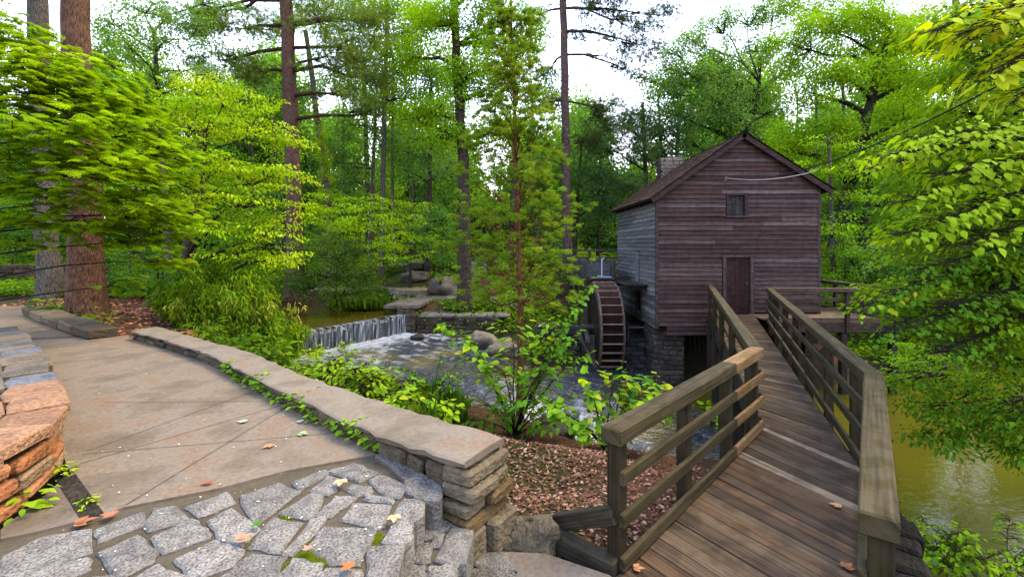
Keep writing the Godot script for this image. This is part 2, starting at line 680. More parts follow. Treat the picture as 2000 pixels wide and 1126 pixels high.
func make_paths() -> void:
	var conc := Color(0.31, 0.25, 0.185)
	var walk := world_px([[28, 664], [240, 655], [262, 661], [400, 704], [500, 762], [600, 812], [720, 878], [735, 886], [700, 893], [560, 918], [430, 952], [240, 990], [180, 1012], [128, 905], [112, 850], [95, 790], [60, 720]], 0.5)
	var o := flat_sheet(walk, 0.5, 0.12, conc, M.concrete, "path", "worn concrete walk with scored joints sloping back to the left")
	# scored joints: thin dark grooves lie as narrow strips of dirt in the concrete
	for s in [[205, 785, 640, 782], [170, 880, 640, 712], [155, 905, 620, 770], [160, 886, 655, 845], [245, 985, 590, 775], [128, 930, 182, 1010]]:
		var a := gp(s[0], s[1], 0.504)
		var b := gp(s[2], s[3], 0.504)
		var w := 0.0025 if s[3] != 1010 else 0.05
		var mb := MB.new()
		mb.col = Color(0.1, 0.08, 0.06)
		var sd := (b - a).cross(Vector3.UP).normalized() * w
		mb.quad(a - sd, b - sd, b + sd, a + sd, Vector3.UP)
		obj("joint", mb, M.soil, o)
	flat_sheet(world_px([[-400, 612], [-200, 600], [60, 597], [95, 605], [232, 653], [28, 662], [-160, 650]], 0.496), 0.496, 0.12, Color(0.3, 0.22, 0.14), M.concrete, "path", "tan sandy walk beyond the joint, leading off to the far left")
	flat_sheet(world_px([[0, 1034], [100, 955], [130, 925], [180, 1010], [60, 1040], [0, 1052]], 0.498), 0.498, 0.12, Color(0.28, 0.22, 0.17), M.concrete, "path", "small concrete wedge at the foot of the orange stone wall")
	# terrace of granite setts
	var ter := world_px([[-300, 1150], [0, 1048], [60, 1038], [180, 1012], [240, 990], [430, 952], [560, 918], [700, 893], [740, 884], [800, 912], [862, 948], [850, 980], [818, 990], [794, 1056], [778, 1096], [760, 1126], [690, 1380], [-300, 1500]], 0.484)
	var t := flat_sheet(ter, 0.484, 0.3, Color(0.15, 0.125, 0.085), M.concrete, "terrace", "mortar bed of the irregular granite paved terrace in front")
	for l in [
		[0, 1112, 12, 1082, 90, 1046, 172, 1033, 174, 1075, 60, 1108], [190, 1032, 275, 1000, 278, 1022, 195, 1054], [192, 1078, 268, 1044, 298, 1072, 298, 1092, 240, 1122, 222, 1112], [286, 1018, 300, 992, 340, 988, 365, 1010, 292, 1032],
		[300, 1046, 372, 1012, 400, 1030, 404, 1046, 322, 1074], [366, 988, 440, 960, 455, 980, 390, 1004], [408, 1016, 452, 992, 504, 1030, 470, 1062, 428, 1044], [344, 1090, 420, 1054, 470, 1072, 450, 1100, 392, 1122, 368, 1114],
		[472, 966, 545, 942, 582, 958, 510, 1014, 495, 1016], [576, 938, 636, 916, 640, 922, 588, 952], [550, 998, 608, 962, 628, 966, 612, 1004, 594, 1008], [610, 954, 640, 928, 660, 934, 656, 952, 642, 962], [622, 1002, 655, 968, 694, 970, 648, 1004],
		[668, 1012, 690, 982, 760, 986, 748, 1024, 730, 1028], [640, 920, 690, 904, 735, 920, 700, 938], [676, 952, 690, 944, 720, 948, 722, 960, 694, 966], [722, 936, 742, 926, 794, 948, 780, 968, 752, 964], [714, 972, 722, 964, 764, 972, 762, 980],
		[490, 1064, 534, 1010, 586, 1020, 548, 1074], [556, 1074, 606, 1014, 634, 1008, 632, 1016, 574, 1078], [604, 1064, 634, 1028, 730, 1034, 700, 1098, 646, 1096], [430, 1126, 492, 1082, 555, 1086, 530, 1128, 470, 1150],
		[540, 1128, 572, 1090, 626, 1098, 604, 1138], [620, 1122, 640, 1108, 700, 1112, 702, 1135, 650, 1142], [718, 1126, 720, 1066, 790, 1062, 772, 1128, 740, 1150], [750, 1052, 770, 1018, 803, 1016, 802, 1042, 784, 1060], [768, 1008, 790, 974, 826, 972, 822, 1002, 806, 1012],
		[6, 1122, 60, 1112, 165, 1088, 170, 1108, 80, 1140], [180, 1126, 215, 1122, 250, 1140, 200, 1165], [262, 1128, 310, 1100, 362, 1124, 330, 1150], [350, 1150, 380, 1130, 440, 1140, 410, 1175], [-80, 1120, -10, 1100, -2, 1130, -60, 1160]]:
		paver(t, 0.504, 1.0, l, 0.19 if l[0] in [718, 750, 768] else 0.06)
	# dark slab strip along the wall
	paver(t, 0.52, 0.62, [735, 888, 748, 880, 818, 918, 790, 936], 0.08)
	paver(t, 0.52, 0.66, [792, 938, 820, 920, 858, 945, 856, 972, 826, 970, 800, 958], 0.22)
	# steps down towards the boardwalk
	var mid := flat_sheet(world_px([[806, 1016], [858, 985], [900, 1008], [925, 1024], [916, 1040], [898, 1098], [880, 1160], [760, 1400], [700, 1300], [780, 1140]], 0.3), 0.3, 0.25, Color(0.15, 0.12, 0.085), M.concrete, "steps", "lower mortar bed of the two rough stone steps")
	for l in [[828, 1046, 838, 1000, 880, 1022, 846, 1044], [800, 1090, 812, 1060, 842, 1062, 838, 1092], [852, 1088, 884, 1026, 922, 1036, 908, 1092, 880, 1100], [842, 1060, 850, 1040, 866, 1042, 858, 1062], [790, 1126, 800, 1100, 828, 1102, 830, 1130], [838, 1126, 842, 1104, 886, 1102, 892, 1130, 860, 1145]]:
		paver(mid, 0.325, 0.82, l, 0.2)
	var low := flat_sheet(world_px([[900, 1100], [930, 1074], [1064, 1080], [1190, 1122], [1240, 1160], [1100, 1500], [820, 1500]], 0.06), 0.06, 0.2, Color(0.24, 0.21, 0.17), M.concrete, "landing", "grey concrete landing where the steps meet the boardwalk")
	for l in [[930, 1098, 940, 1078, 990, 1080, 1005, 1110, 960, 1106], [912, 1126, 925, 1110, 1000, 1116, 1010, 1140, 930, 1150]]:
		paver(low, 0.085, 0.75, l, 0.1)
	make_parapet()
	# curved wall of orange stones at the left
	var foot := world_px([[28, 663], [60, 715], [92, 785], [108, 842], [122, 900], [98, 950], [-20, 1040], [-200, 1120]], 0.49)
	var w := thing("garden_wall", "low curved dry stone wall of orange sandstone with grey capstones beside the path", "wall", foot[2])
	var orange := [Color(0.75, 0.3, 0.12), Color(0.8, 0.36, 0.17), Color(0.65, 0.26, 0.12), Color(0.6, 0.38, 0.22)]
	var core := MB.new()
	core.col = Color(0.09, 0.06, 0.035)
	for k in foot.size() - 1:
		var a: Vector3 = foot[k]
		var b: Vector3 = foot[k + 1]
		var ia := (b - a).cross(Vector3.UP).normalized()
		var h0 := lerpf(0.16, 0.33, minf(k / 4.0, 1.0))
		var h1 := lerpf(0.16, 0.33, minf((k + 1) / 4.0, 1.0))
		core.quad(a + ia * 0.05, b + ia * 0.05, b + ia * 0.05 + Vector3(0, h1, 0), a + ia * 0.05 + Vector3(0, h0, 0), -ia)
		core.quad(a + ia * 0.05 + Vector3(0, h0, 0), b + ia * 0.05 + Vector3(0, h1, 0), b + ia * 1.4 + Vector3(0, h1, 0), a + ia * 1.4 + Vector3(0, h0, 0), Vector3.UP)
	obj("fill", core, M.soil, w)
	courses(w, "stone", foot.slice(0, 3), 0.15, 0.22, 0.12, 0.4, 0.3, 1.0, orange.slice(2), M.stone, 0.14)
	courses(w, "stone", foot.slice(2), 0.24, 0.36, 0.125, 0.36, 0.26, 1.0, orange, M.stone, 0.16, 0.02, 0.016)
	var caps := [Color(0.3, 0.25, 0.19), Color(0.33, 0.27, 0.2), Color(0.24, 0.25, 0.28), Color(0.36, 0.27, 0.19)]
	for row in 3:
		var s := 0.05 - row * 0.13
		var total := length_of(foot)
		while s < total:
			var l := rf(0.32, 0.62)
			var a := along(foot, maxf(s, 0))
			var b := along(foot, minf(s + l - 0.02, total))
			s += l
			var inn: Vector3 = ((a[1] as Vector3) + b[1]).cross(Vector3.UP).normalized()
			var hh := lerpf(0.17, 0.38, minf(s / 5.4, 1.0))
			var d0 := row * 0.36 - 0.03 + rf(-0.02, 0.02)
			var d1 := d0 + 0.34
			var up := Vector3(0, hh + rf(0.035, 0.07), 0)
			var mb := MB.new()
			mb.col = shade(caps[rng.randi() % 4] if s < 6.3 else Color(0.6, 0.33, 0.19), rf(0.85, 1.15))
			mb.slab([a[0] + inn * d0 + up, b[0] + inn * (d0 + rf(-0.03, 0.03)) + up, b[0] + inn * d1 + up, (a[0] + b[0]) * 0.5 + inn * (d1 + rf(0, 0.03)) + up, a[0] + inn * (d1 + rf(-0.04, 0.0)) + up], 0.08, 0.016, 0.008)
			obj("capstone", mb, M.stone, w)
	# low kerb wall by the big pine
	var k0 := world_px([[233, 657], [190, 645], [140, 628], [95, 611]], 0.49)
	var kw := thing("kerb_wall", "low tan stone kerb wall in front of the big reddish pine", "wall", k0[1])
	courses(kw, "stone", k0, 0.2, 0.2, 0.2, 0.9, 0.45, -1.0, [Color(0.27, 0.2, 0.12), Color(0.22, 0.16, 0.1)], M.stone, 0.1, 0.012, 0.03)
	# old wall far left
	var fw := thing("field_wall", "old brown fieldstone wall in the shade behind the grey trunk", "wall", Vector3(-19, 0.5, -17.5))
	courses(fw, "stone", [Vector3(-26, 0.4, -17.5), Vector3(-16.2, 0.4, -18.2)], 1.0, 0.95, 0.16, 0.55, 0.4, -1.0, [Color(0.16, 0.1, 0.065), Color(0.2, 0.13, 0.08), Color(0.11, 0.08, 0.055)], M.stone)


func make_parapet() -> void:
	var inner := [Vector3(-6.65, 0.66, -8.03)]
	for q in [[330, 665], [405, 690], [460, 718], [530, 755], [600, 785], [690, 830]]:
		inner.append(gp(q[0], q[1], 0.66))
	inner.append(gp(800, 870, 0.7))
	inner.append(gp(905, 903, 0.74))
	var outer := [Vector3(-6.46, 0.66, -8.43)]
	for q in [[420, 668], [500, 690], [600, 735], [720, 775]]:
		outer.append(gp(q[0], q[1], 0.66))
	outer.append(gp(850, 815, 0.7))
	outer.append(gp(986, 852, 0.74))
	var w := thing("parapet_wall", "long mortared stone parapet with smooth concrete coping between walk and creek", "wall", gp(905, 1050, 0.2))
	var n := 60
	var li := length_of(inner)
	var lo := length_of(outer)
	var nz := FastNoiseLite.new()
	nz.seed = 4
	nz.frequency = 0.8
	nz.fractal_octaves = 4
	var cap := MB.new()
	cap.col = Color(0.33, 0.275, 0.215)
	var rows := []
	for k in n + 1:
		var a: Vector3 = along(inner, li * k / n)[0]
		var b: Vector3 = along(outer, lo * k / n)[0]
		var o := (a - b).normalized()
		a += o * nz.get_noise_1d(k * 0.55) * 0.045
		b -= o * nz.get_noise_1d(k * 0.5 + 90) * 0.04
		var dy := Vector3(0, nz.get_noise_1d(k * 0.4 + 50) * 0.02, 0)
		var th := 0.05 + 0.03 * nz.get_noise_1d(k * 0.9 + 20)
		rows.append([a - o * 0.02 + Vector3(0, -th, 0), a + Vector3(0, -0.012, 0) + dy, a - o * 0.02 + dy, a.lerp(b, 0.35) + dy * 1.5 + Vector3(0, 0.008, 0), a.lerp(b, 0.7) + dy * 0.6 + Vector3(0, 0.006, 0), b + o * 0.02 + dy, b + Vector3(0, -0.02, 0) + dy, b + o * 0.03 + Vector3(0, -0.07, 0)])
	for k in n:
		for j in 7:
			var out := Vector3.UP
			var mid: Vector3 = (rows[k][1] + rows[k][6]) * 0.5
			out = (rows[k][j] + rows[k][j + 1]) * 0.5 - mid + Vector3(0, 0.04, 0)
			cap.quad(rows[k][j], rows[k + 1][j], rows[k + 1][j + 1], rows[k][j + 1], out)
	for e in [0, n]:
		var q: Array = rows[e]
		for j in range(1, 7):
			cap.tri(q[0], q[j], q[j + 1], q[0] - rows[n - e][0])
	obj("coping", cap, M.concrete, w)
	# mortar core
	var core := MB.new()
	core.col = Color(0.12, 0.095, 0.065)
	for k in n:
		var p := []
		for s in 8:
			var r: Array = rows[k + 1 if s & 1 else k]
			var q: Vector3 = (r[1] as Vector3).lerp(r[6], 0.86 if s & 4 else 0.14)
			q.y = (r[3].y - 0.05) if s & 2 else -0.35
			p.append(q)
		core.hexa(p, 0.0)
	obj("mortar", core, M.stone, w)
	var tints := [Color(0.17, 0.13, 0.085), Color(0.2, 0.155, 0.1), Color(0.14, 0.11, 0.075), Color(0.22, 0.16, 0.09)]
	var foot := []
	for k in range(0, n + 1, 4):
		var q: Vector3 = (rows[k][1] as Vector3).lerp(rows[k][6], 0.07)
		q.y = 0.42
		foot.append(q)
	courses(w, "stone", foot, 0.17, 0.22, 0.2, 0.3, 0.2, -1.0, tints, M.stone, 0.12, 0.02, 0.02)
	courses(w, "stone", [foot[-3] - Vector3(0, 0.44, 0), foot[-2] - Vector3(0, 0.44, 0), foot[-1] - Vector3(0, 0.44, 0)], 0.43, 0.43, 0.2, 0.32, 0.25, -1.0, tints, M.stone, 0.12, 0.02, 0.02)
	var back := []
	for k in range(0, n + 1, 6):
		var q: Vector3 = (rows[k][6] as Vector3).lerp(rows[k][1], 0.05)
		q.y = 0.12
		back.append(q)
	courses(w, "stone", back, 0.46, 0.52, 0.23, 0.5, 0.2, 1.0, tints, M.stone, 0.1, 0.02, 0.02)
	# the free end: courses of rough blocks, two upright stones at the foot
	var ends := [Color(0.3, 0.235, 0.15), Color(0.25, 0.205, 0.14), Color(0.33, 0.26, 0.17), Color(0.27, 0.18, 0.085)]  # paler than the inner face: light on this end put into the colour
	var ia: Vector3 = rows[n][1]
	var ob: Vector3 = rows[n][6]
	var ax := ob - ia
	var outw := Vector3(-ax.z, 0, ax.x).normalized()
	if outw.dot(rows[n][1] - rows[n - 4][1]) < 0.0:
		outw = -outw
	for r in [[0.0, 1.0, 0.56, 0.67, 0.02], [0.0, 0.62, 0.46, 0.56, 0.06], [0.62, 1.02, 0.47, 0.56, 0.03], [-0.02, 0.45, 0.36, 0.46, 0.02], [0.45, 1.04, 0.37, 0.46, 0.07], [-0.03, 1.0, 0.27, 0.36, 0.03], [-0.06, 0.42, -0.05, 0.27, 0.04], [0.42, 1.05, -0.05, 0.28, 0.1]]:
		var q := []
		for s in 8:
			var v: Vector3 = ia + ax * (r[1] - 0.012 if s & 1 else r[0] + 0.012)
			v.y = (r[3] - 0.008 if s & 2 else r[2]) + rf(-0.012, 0.012)
			v += outw * ((r[4] + 0.02) if s & 4 else -0.2) + Vector3(rf(-1, 1), 0, rf(-1, 1)) * 0.015
			q.append(v)
		var mb := MB.new()
		mb.col = shade(ends[rng.randi() % 4], rf(0.85, 1.1))
		mb.hexa(q, 0.02)
		obj("stone", mb, M.stone, w)
	# loose boulders at the foot of the end
	for b in [[1036, 1050, 0.16, "rounded grey boulder half buried beside the parapet end"], [965, 1060, 0.1, "small mortar crusted stone at the very corner of the parapet"]]:
		boulder(gp(b[0], b[1], 0.06), Vector3(b[2] * 1.3, b[2] * 0.8, b[2]), Color(0.2, 0.165, 0.11), b[3])


func boulder(at: Vector3, r: Vector3, col: Color, label: String, group := "", tilt := 0.0) -> void:
	var nz := FastNoiseLite.new()
	nz.seed = rng.randi() % 1000
	nz.frequency = 0.55
	nz.fractal_octaves = 3
	var mb := MB.new()
	mb.col = col
	var seg := 20
	var rings := 12
	for j in rings + 1:
		for i in seg + 1:
			var th := PI * j / rings
			var ph := TAU * (i % seg) / seg
			var p := Vector3(sin(th) * cos(ph), cos(th), sin(th) * sin(ph))
			var q := Vector3(signf(p.x) * pow(absf(p.x), 0.8), signf(p.y) * pow(absf(p.y), 0.8), signf(p.z) * pow(absf(p.z), 0.8))
			q *= 1.0 + nz.get_noise_3dv(p * 1.6) * 0.55
			mb.put((q * r).rotated(Vector3.FORWARD, tilt) + at, p, Vector2.ZERO)
	for j in rings:
		for i in seg:
			var a := j * (seg + 1) + i
			mb.ix.append_array([a, a + seg + 2, a + 1, a, a + seg + 1, a + seg + 2])
	for j in rings + 1:
		for i in seg + 1:
			var e := mb.v[j * (seg + 1) + (i + 1) % seg] - mb.v[j * (seg + 1) + (i + seg - 1) % seg]
			var f := mb.v[mini(j + 1, rings) * (seg + 1) + i] - mb.v[maxi(j - 1, 0) * (seg + 1) + i]
			var nn := e.cross(f).normalized()
			mb.n[j * (seg + 1) + i] = nn if nn.dot(mb.v[j * (seg + 1) + i] - at) > 0 else -nn
	tag(obj("boulder", mb, M.stone), label, "boulder", group)


# ---------------------------------------------------------------- the boardwalk
func board_piece(parent: Node3D, called: String, a: Vector3, b: Vector3, w: float, t: float, up: Vector3, col: Color, m: Material, bev := 0.006) -> void:
	var mb := MB.new()
	mb.uo = Vector2(rf(0, 9), rf(0, 9))
	mb.col = col
	mb.board(a, b, w, t, up, bev)
	obj(called, mb, m, parent)


func plank(parent: Node3D, l0: Vector3, l1: Vector3, r0: Vector3, r1: Vector3, col: Color, th := 0.045) -> void:
	var mb := MB.new()
	mb.uo = Vector2(rf(0, 9), rf(0, 9))
	mb.ua = (r0 - l0).normalized()
	mb.va = mb.ua.cross(Vector3.UP) + Vector3.UP
	mb.col = col
	var dz := Vector3(0, rf(-0.004, 0.004), 0)
	var dn := Vector3(0, -th, 0)
	mb.hexa([l0 + dz + dn, r0 + dz + dn, l0 + dz, r0 + dz, l1 + dz + dn, r1 + dz + dn, l1 + dz, r1 + dz], 0.005)
	obj("plank", mb, M.deck_wood, parent)


func deck_tone() -> Color:
	var c := Color(0.2, 0.12, 0.068)
	var k := rng.randf()
	if k < 0.14:
		c = Color(0.3, 0.21, 0.13)
	elif k < 0.4:
		c = Color(0.14, 0.095, 0.062)
	elif k < 0.6:
		c = Color(0.2, 0.14, 0.09)
	return shade(c, rf(0.75, 1.15))


func V(x: float, y: float, d: float) -> Vector3:
	return Vector3(x, y, -d)


const LA := [[0.55, 2.86], [2.9, 5.42], [6.12, 14.32]]
const RA := [[1.45, 1.92], [3.31, 4.32], [7.16, 12.86], [7.3, 14.32]]


func make_boardwalk() -> void:
	var t := thing("boardwalk", "weathered plank boardwalk leading from the stone steps to the mill door", "boardwalk", V(2, 0, 4))
	var l0 := V(0.55, 0, 2.86)
	var r0 := V(1.36, 0, 1.8)
	var l1 := V(2.92, 0, 5.36)
	var r1 := V(3.31, 0, 4.34)
	var n := 23
	for k in n:
		var a := float(k) / n
		var b := (k + 0.965) / n
		plank(t, l0.lerp(l1, a), l0.lerp(l1, b), r0.lerp(r1, a), r0.lerp(r1, b), deck_tone() if k != 17 else Color(0.42, 0.32, 0.22))
	var l2 := V(6.16, 0, 14.3)
	var r2 := V(7.5, 0, 14.3)
	n = 66
	for k in n:
		var a := float(k) / n
		var b := (k + 0.955) / n
		plank(t, l1.lerp(l2, a), l1.lerp(l2, b), r1.lerp(r2, a), r1.lerp(r2, b), deck_tone() if k > 0 else Color(0.46, 0.37, 0.27))
	for s in [[l0, l1], [r0, r1], [l1, l2], [r1, r2]]:
		board_piece(t, "beam", s[0] + Vector3(0, -0.17, 0), s[1] + Vector3(0, -0.17, 0), 0.09, 0.24, Vector3.UP, Color(0.1, 0.075, 0.055), M.wood)
	for k in 5:
		for q in [[l1, l2], [r1, r2]]:
			var p: Vector3 = (q[0] as Vector3).lerp(q[1], 0.06 + k * 0.22)
			board_piece(t, "pile", p + Vector3(0, -0.28, 0), p + Vector3(0, -3.2, 0), 0.2, 0.2, Vector3.RIGHT, Color(0.08, 0.06, 0.045), M.wood)
		var c0 := l1.lerp(l2, 0.06 + k * 0.22) + Vector3(0, -0.5, 0)
		var c1 := r1.lerp(r2, 0.06 + k * 0.22) + Vector3(0, -1.7, 0)
		board_piece(t, "brace", c0, c1, 0.05, 0.15, Vector3.UP, Color(0.09, 0.07, 0.05), M.wood)
	# the platform beside the mill
	var d := thing("mill_platform", "timber platform at the right side of the mill, level with the boardwalk", "platform", V(9, 0, 14))
	for k in 24:
		var z := 12.92 + k * 0.145
		var x0 := 7.34 if z < 14.33 else 9.66
		plank(d, V(x0, 0.004, z), V(x0, 0.004, z + 0.138), V(10.75, 0.004, z), V(10.75, 0.004, z + 0.138), shade(Color(0.36, 0.23, 0.155), rf(0.8, 1.1)))
	board_piece(d, "beam", V(7.3, -0.17, 12.9), V(10.8, -0.17, 12.9), 0.08, 0.24, Vector3.UP, Color(0.14, 0.09, 0.065), M.wood)
	board_piece(d, "beam", V(10.72, -0.17, 12.9), V(10.72, -0.17, 16.4), 0.08, 0.24, Vector3.UP, Color(0.1, 0.075, 0.06), M.wood)
	for q in [[7.5, 12.95], [9.3, 12.95], [10.7, 12.95], [10.7, 16.3]]:
		board_piece(d, "pile", V(q[0], -0.28, q[1]), V(q[0], -3.0, q[1]), 0.16, 0.16, Vector3.RIGHT, Color(0.09, 0.07, 0.05), M.wood)
	board_piece(d, "brace", V(7.5, -1.9, 12.98), V(9.3, -0.4, 12.98), 0.06, 0.14, Vector3.UP, Color(0.09, 0.07, 0.05), M.wood)


# side: +1 if the walk lies to the left of the line's direction
func railing(label: String, pts: Array, posts: Array, side: float, old: Color, fresh_from := 2.0) -> Node3D:
	var o := thing("railing", label, "railing", pts[0], "timber railings of the boardwalk")
	var total := length_of(pts)
	for s in posts:
		var q: Array = along(pts, s * total)
		var out: Vector3 = (q[1] as Vector3).cross(Vector3.UP).normalized() * side
		var p: Vector3 = q[0] + out * 0.05
		board_piece(o, "post", p + Vector3(0, -0.3, 0), p + Vector3(0, 0.84, 0), 0.1, 0.1, q[1], shade(old, rf(0.5, 0.62)), M.rail_wood, 0.008)
	var at := 0.0
	for k in pts.size() - 1:
		var a: Vector3 = pts[k]
		var b: Vector3 = pts[k + 1]
		var dir := (b - a).normalized()
		var out := dir.cross(Vector3.UP).normalized() * side
		var cuts := [0.0, 1.0]
		if fresh_from < 1.0:
			cuts = [0.0, fresh_from, 1.0]
		for c in cuts.size() - 1:
			var p := a.lerp(b, cuts[c])
			var q := a.lerp(b, cuts[c + 1]) - dir * 0.004
			var col := Color(0.5, 0.29, 0.15) if fresh_from < 1.0 and c == 1 else old
			board_piece(o, "cap_rail", p + out * 0.04 + Vector3(0, 0.895, 0) - dir * (0.04 if at == 0.0 and c == 0 else 0.0), q + out * 0.04 + Vector3(0, 0.895, 0), 0.15, 0.11, Vector3.UP, shade(col, rf(0.95, 1.08)), M.rail_wood, 0.01)
			for h in [[0.06, 0.09], [0.345, 0.09], [0.62, 0.09]]:
				board_piece(o, "rail", p - out * 0.02 + Vector3(0, h[0], 0), q - out * 0.02 + Vector3(0, h[0], 0), 0.038, h[1], Vector3.UP, shade(col, rf(0.8, 1.02)), M.rail_wood, 0.005)
		at += 1.0
	return o


func make_railings() -> void:
	var old := Color(0.15, 0.113, 0.064)
	railing("left railing at the near end of the boardwalk, with a new blond timber end section", [V(0.7, 0, 3.02), V(2.92, 0, 5.4)], [0.02, 0.36, 0.68, 0.95], -1.0, old, 0.7)
	railing("left railing of the long stretch of boardwalk ending beside the mill door", [V(2.94, 0, 5.5), V(6.14, 0, 14.2)], [0.04, 0.27, 0.5, 0.74, 0.985], -1.0, shade(old, 1.1))
	railing("right railing along the near end of the boardwalk, mossy with a cut dark end", [V(1.62, 0, 2.1), V(3.36, 0, 4.34)], [0.02, 0.33, 0.66, 0.97], 1.0, old)
	railing("right railing of the long stretch of boardwalk, bending away towards the platform", [V(3.38, 0, 4.4), V(7.16, 0, 12.9)], [0.06, 0.2, 0.35, 0.5, 0.65, 0.82, 0.97], 1.0, old)
	railing("front railing of the timber platform right of the mill", [V(7.2, 0, 12.9), V(10.8, 0, 12.9)], [0.04, 0.6, 0.97], 1.0, Color(0.21, 0.155, 0.12))
	railing("side railing at the far edge of the platform, leading back along the mill", [V(10.78, 0, 12.98), V(10.6, 0, 16.4)], [0.33, 0.66, 0.97], 1.0, Color(0.21, 0.165, 0.13))
	# sill and brace of the first post
	var s := thing("post_brace", "dark timber sill and diagonal brace holding up the first railing post", "brace", V(0.5, 0, 3.1))
	var a := gp(1072, 1046, 0.02)
	var b := gp(1206, 1112, 0.02)
	board_piece(s, "sill", a + Vector3(0, 0.0, 0), b, 0.12, 0.13, Vector3.UP, Color(0.11, 0.09, 0.065), M.rail_wood, 0.01)
	board_piece(s, "brace", a + Vector3(0.06, 0.07, -0.05), V(0.68, 0.36, 3.06), 0.06, 0.12, Vector3.UP, Color(0.12, 0.095, 0.07), M.rail_wood, 0.008)
	board_piece(s, "brace", V(0.25, 0.02, 3.5), V(0.66, 0.02, 3.1), 0.08, 0.08, Vector3.UP, Color(0.16, 0.14, 0.09), M.rail_wood, 0.008)
	# stones of the abutment under the right hand railing
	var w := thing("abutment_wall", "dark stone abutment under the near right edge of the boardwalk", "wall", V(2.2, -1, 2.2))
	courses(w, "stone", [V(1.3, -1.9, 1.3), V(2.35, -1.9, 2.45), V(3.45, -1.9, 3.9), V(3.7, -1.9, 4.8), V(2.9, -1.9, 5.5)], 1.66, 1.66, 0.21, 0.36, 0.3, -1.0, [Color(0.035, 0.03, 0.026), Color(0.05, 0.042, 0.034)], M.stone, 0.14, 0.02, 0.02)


# ---------------------------------------------------------------- the mill
const MX0 := 4.53
const MX1 := 9.6
const MZ0 := 14.4
const MZ1 := 19.7
const EAVE_L := 3.72
const EAVE_R := 3.98
const RIDGE_X := 7.16
const RIDGE_Y := 5.56


func roof_at(x: float) -> float:
	return lerpf(EAVE_L, RIDGE_Y, (x - MX0) / (RIDGE_X - MX0)) if x < RIDGE_X else lerpf(RIDGE_Y, EAVE_R, (x - RIDGE_X) / (MX1 - RIDGE_X))


func siding(parent: Node3D, y: float, x0: float, x1: float, expo: float, col: Color) -> void:
	# one clapboard of the front, its top edge cut to the rake
	var top := y + expo + 0.02
	var u0 := x0
	var u1 := x1
	if roof_at(x0) < top:
		u0 = minf(x1 - 0.02, MX0 + (top - EAVE_L) / (RIDGE_Y - EAVE_L) * (RIDGE_X - MX0))
	if roof_at(x1) < top:
		u1 = maxf(u0 + 0.02, MX1 - (top - EAVE_R) / (RIDGE_Y - EAVE_R) * (MX1 - RIDGE_X))
	var dy0 := rf(-0.006, 0.006)
	var dy1 := rf(-0.006, 0.006)
	var dp := rf(0, 0.008)
	var mb := MB.new()
	mb.uo = Vector2(rf(0, 9), rf(0, 9))
	mb.col = col
	mb.hexa([V(x0, y + dy0, MZ0 - 0.046 - dp), V(x1, y + dy1, MZ0 - 0.046 - dp), V(u0, top, MZ0 - 0.008), V(u1, top, MZ0 - 0.008), V(x0, y + dy0, MZ0), V(x1, y + dy1, MZ0), V(u0, top, MZ0), V(u1, top, MZ0)], 0.004)
	obj("siding_board", mb, M.wood, parent)


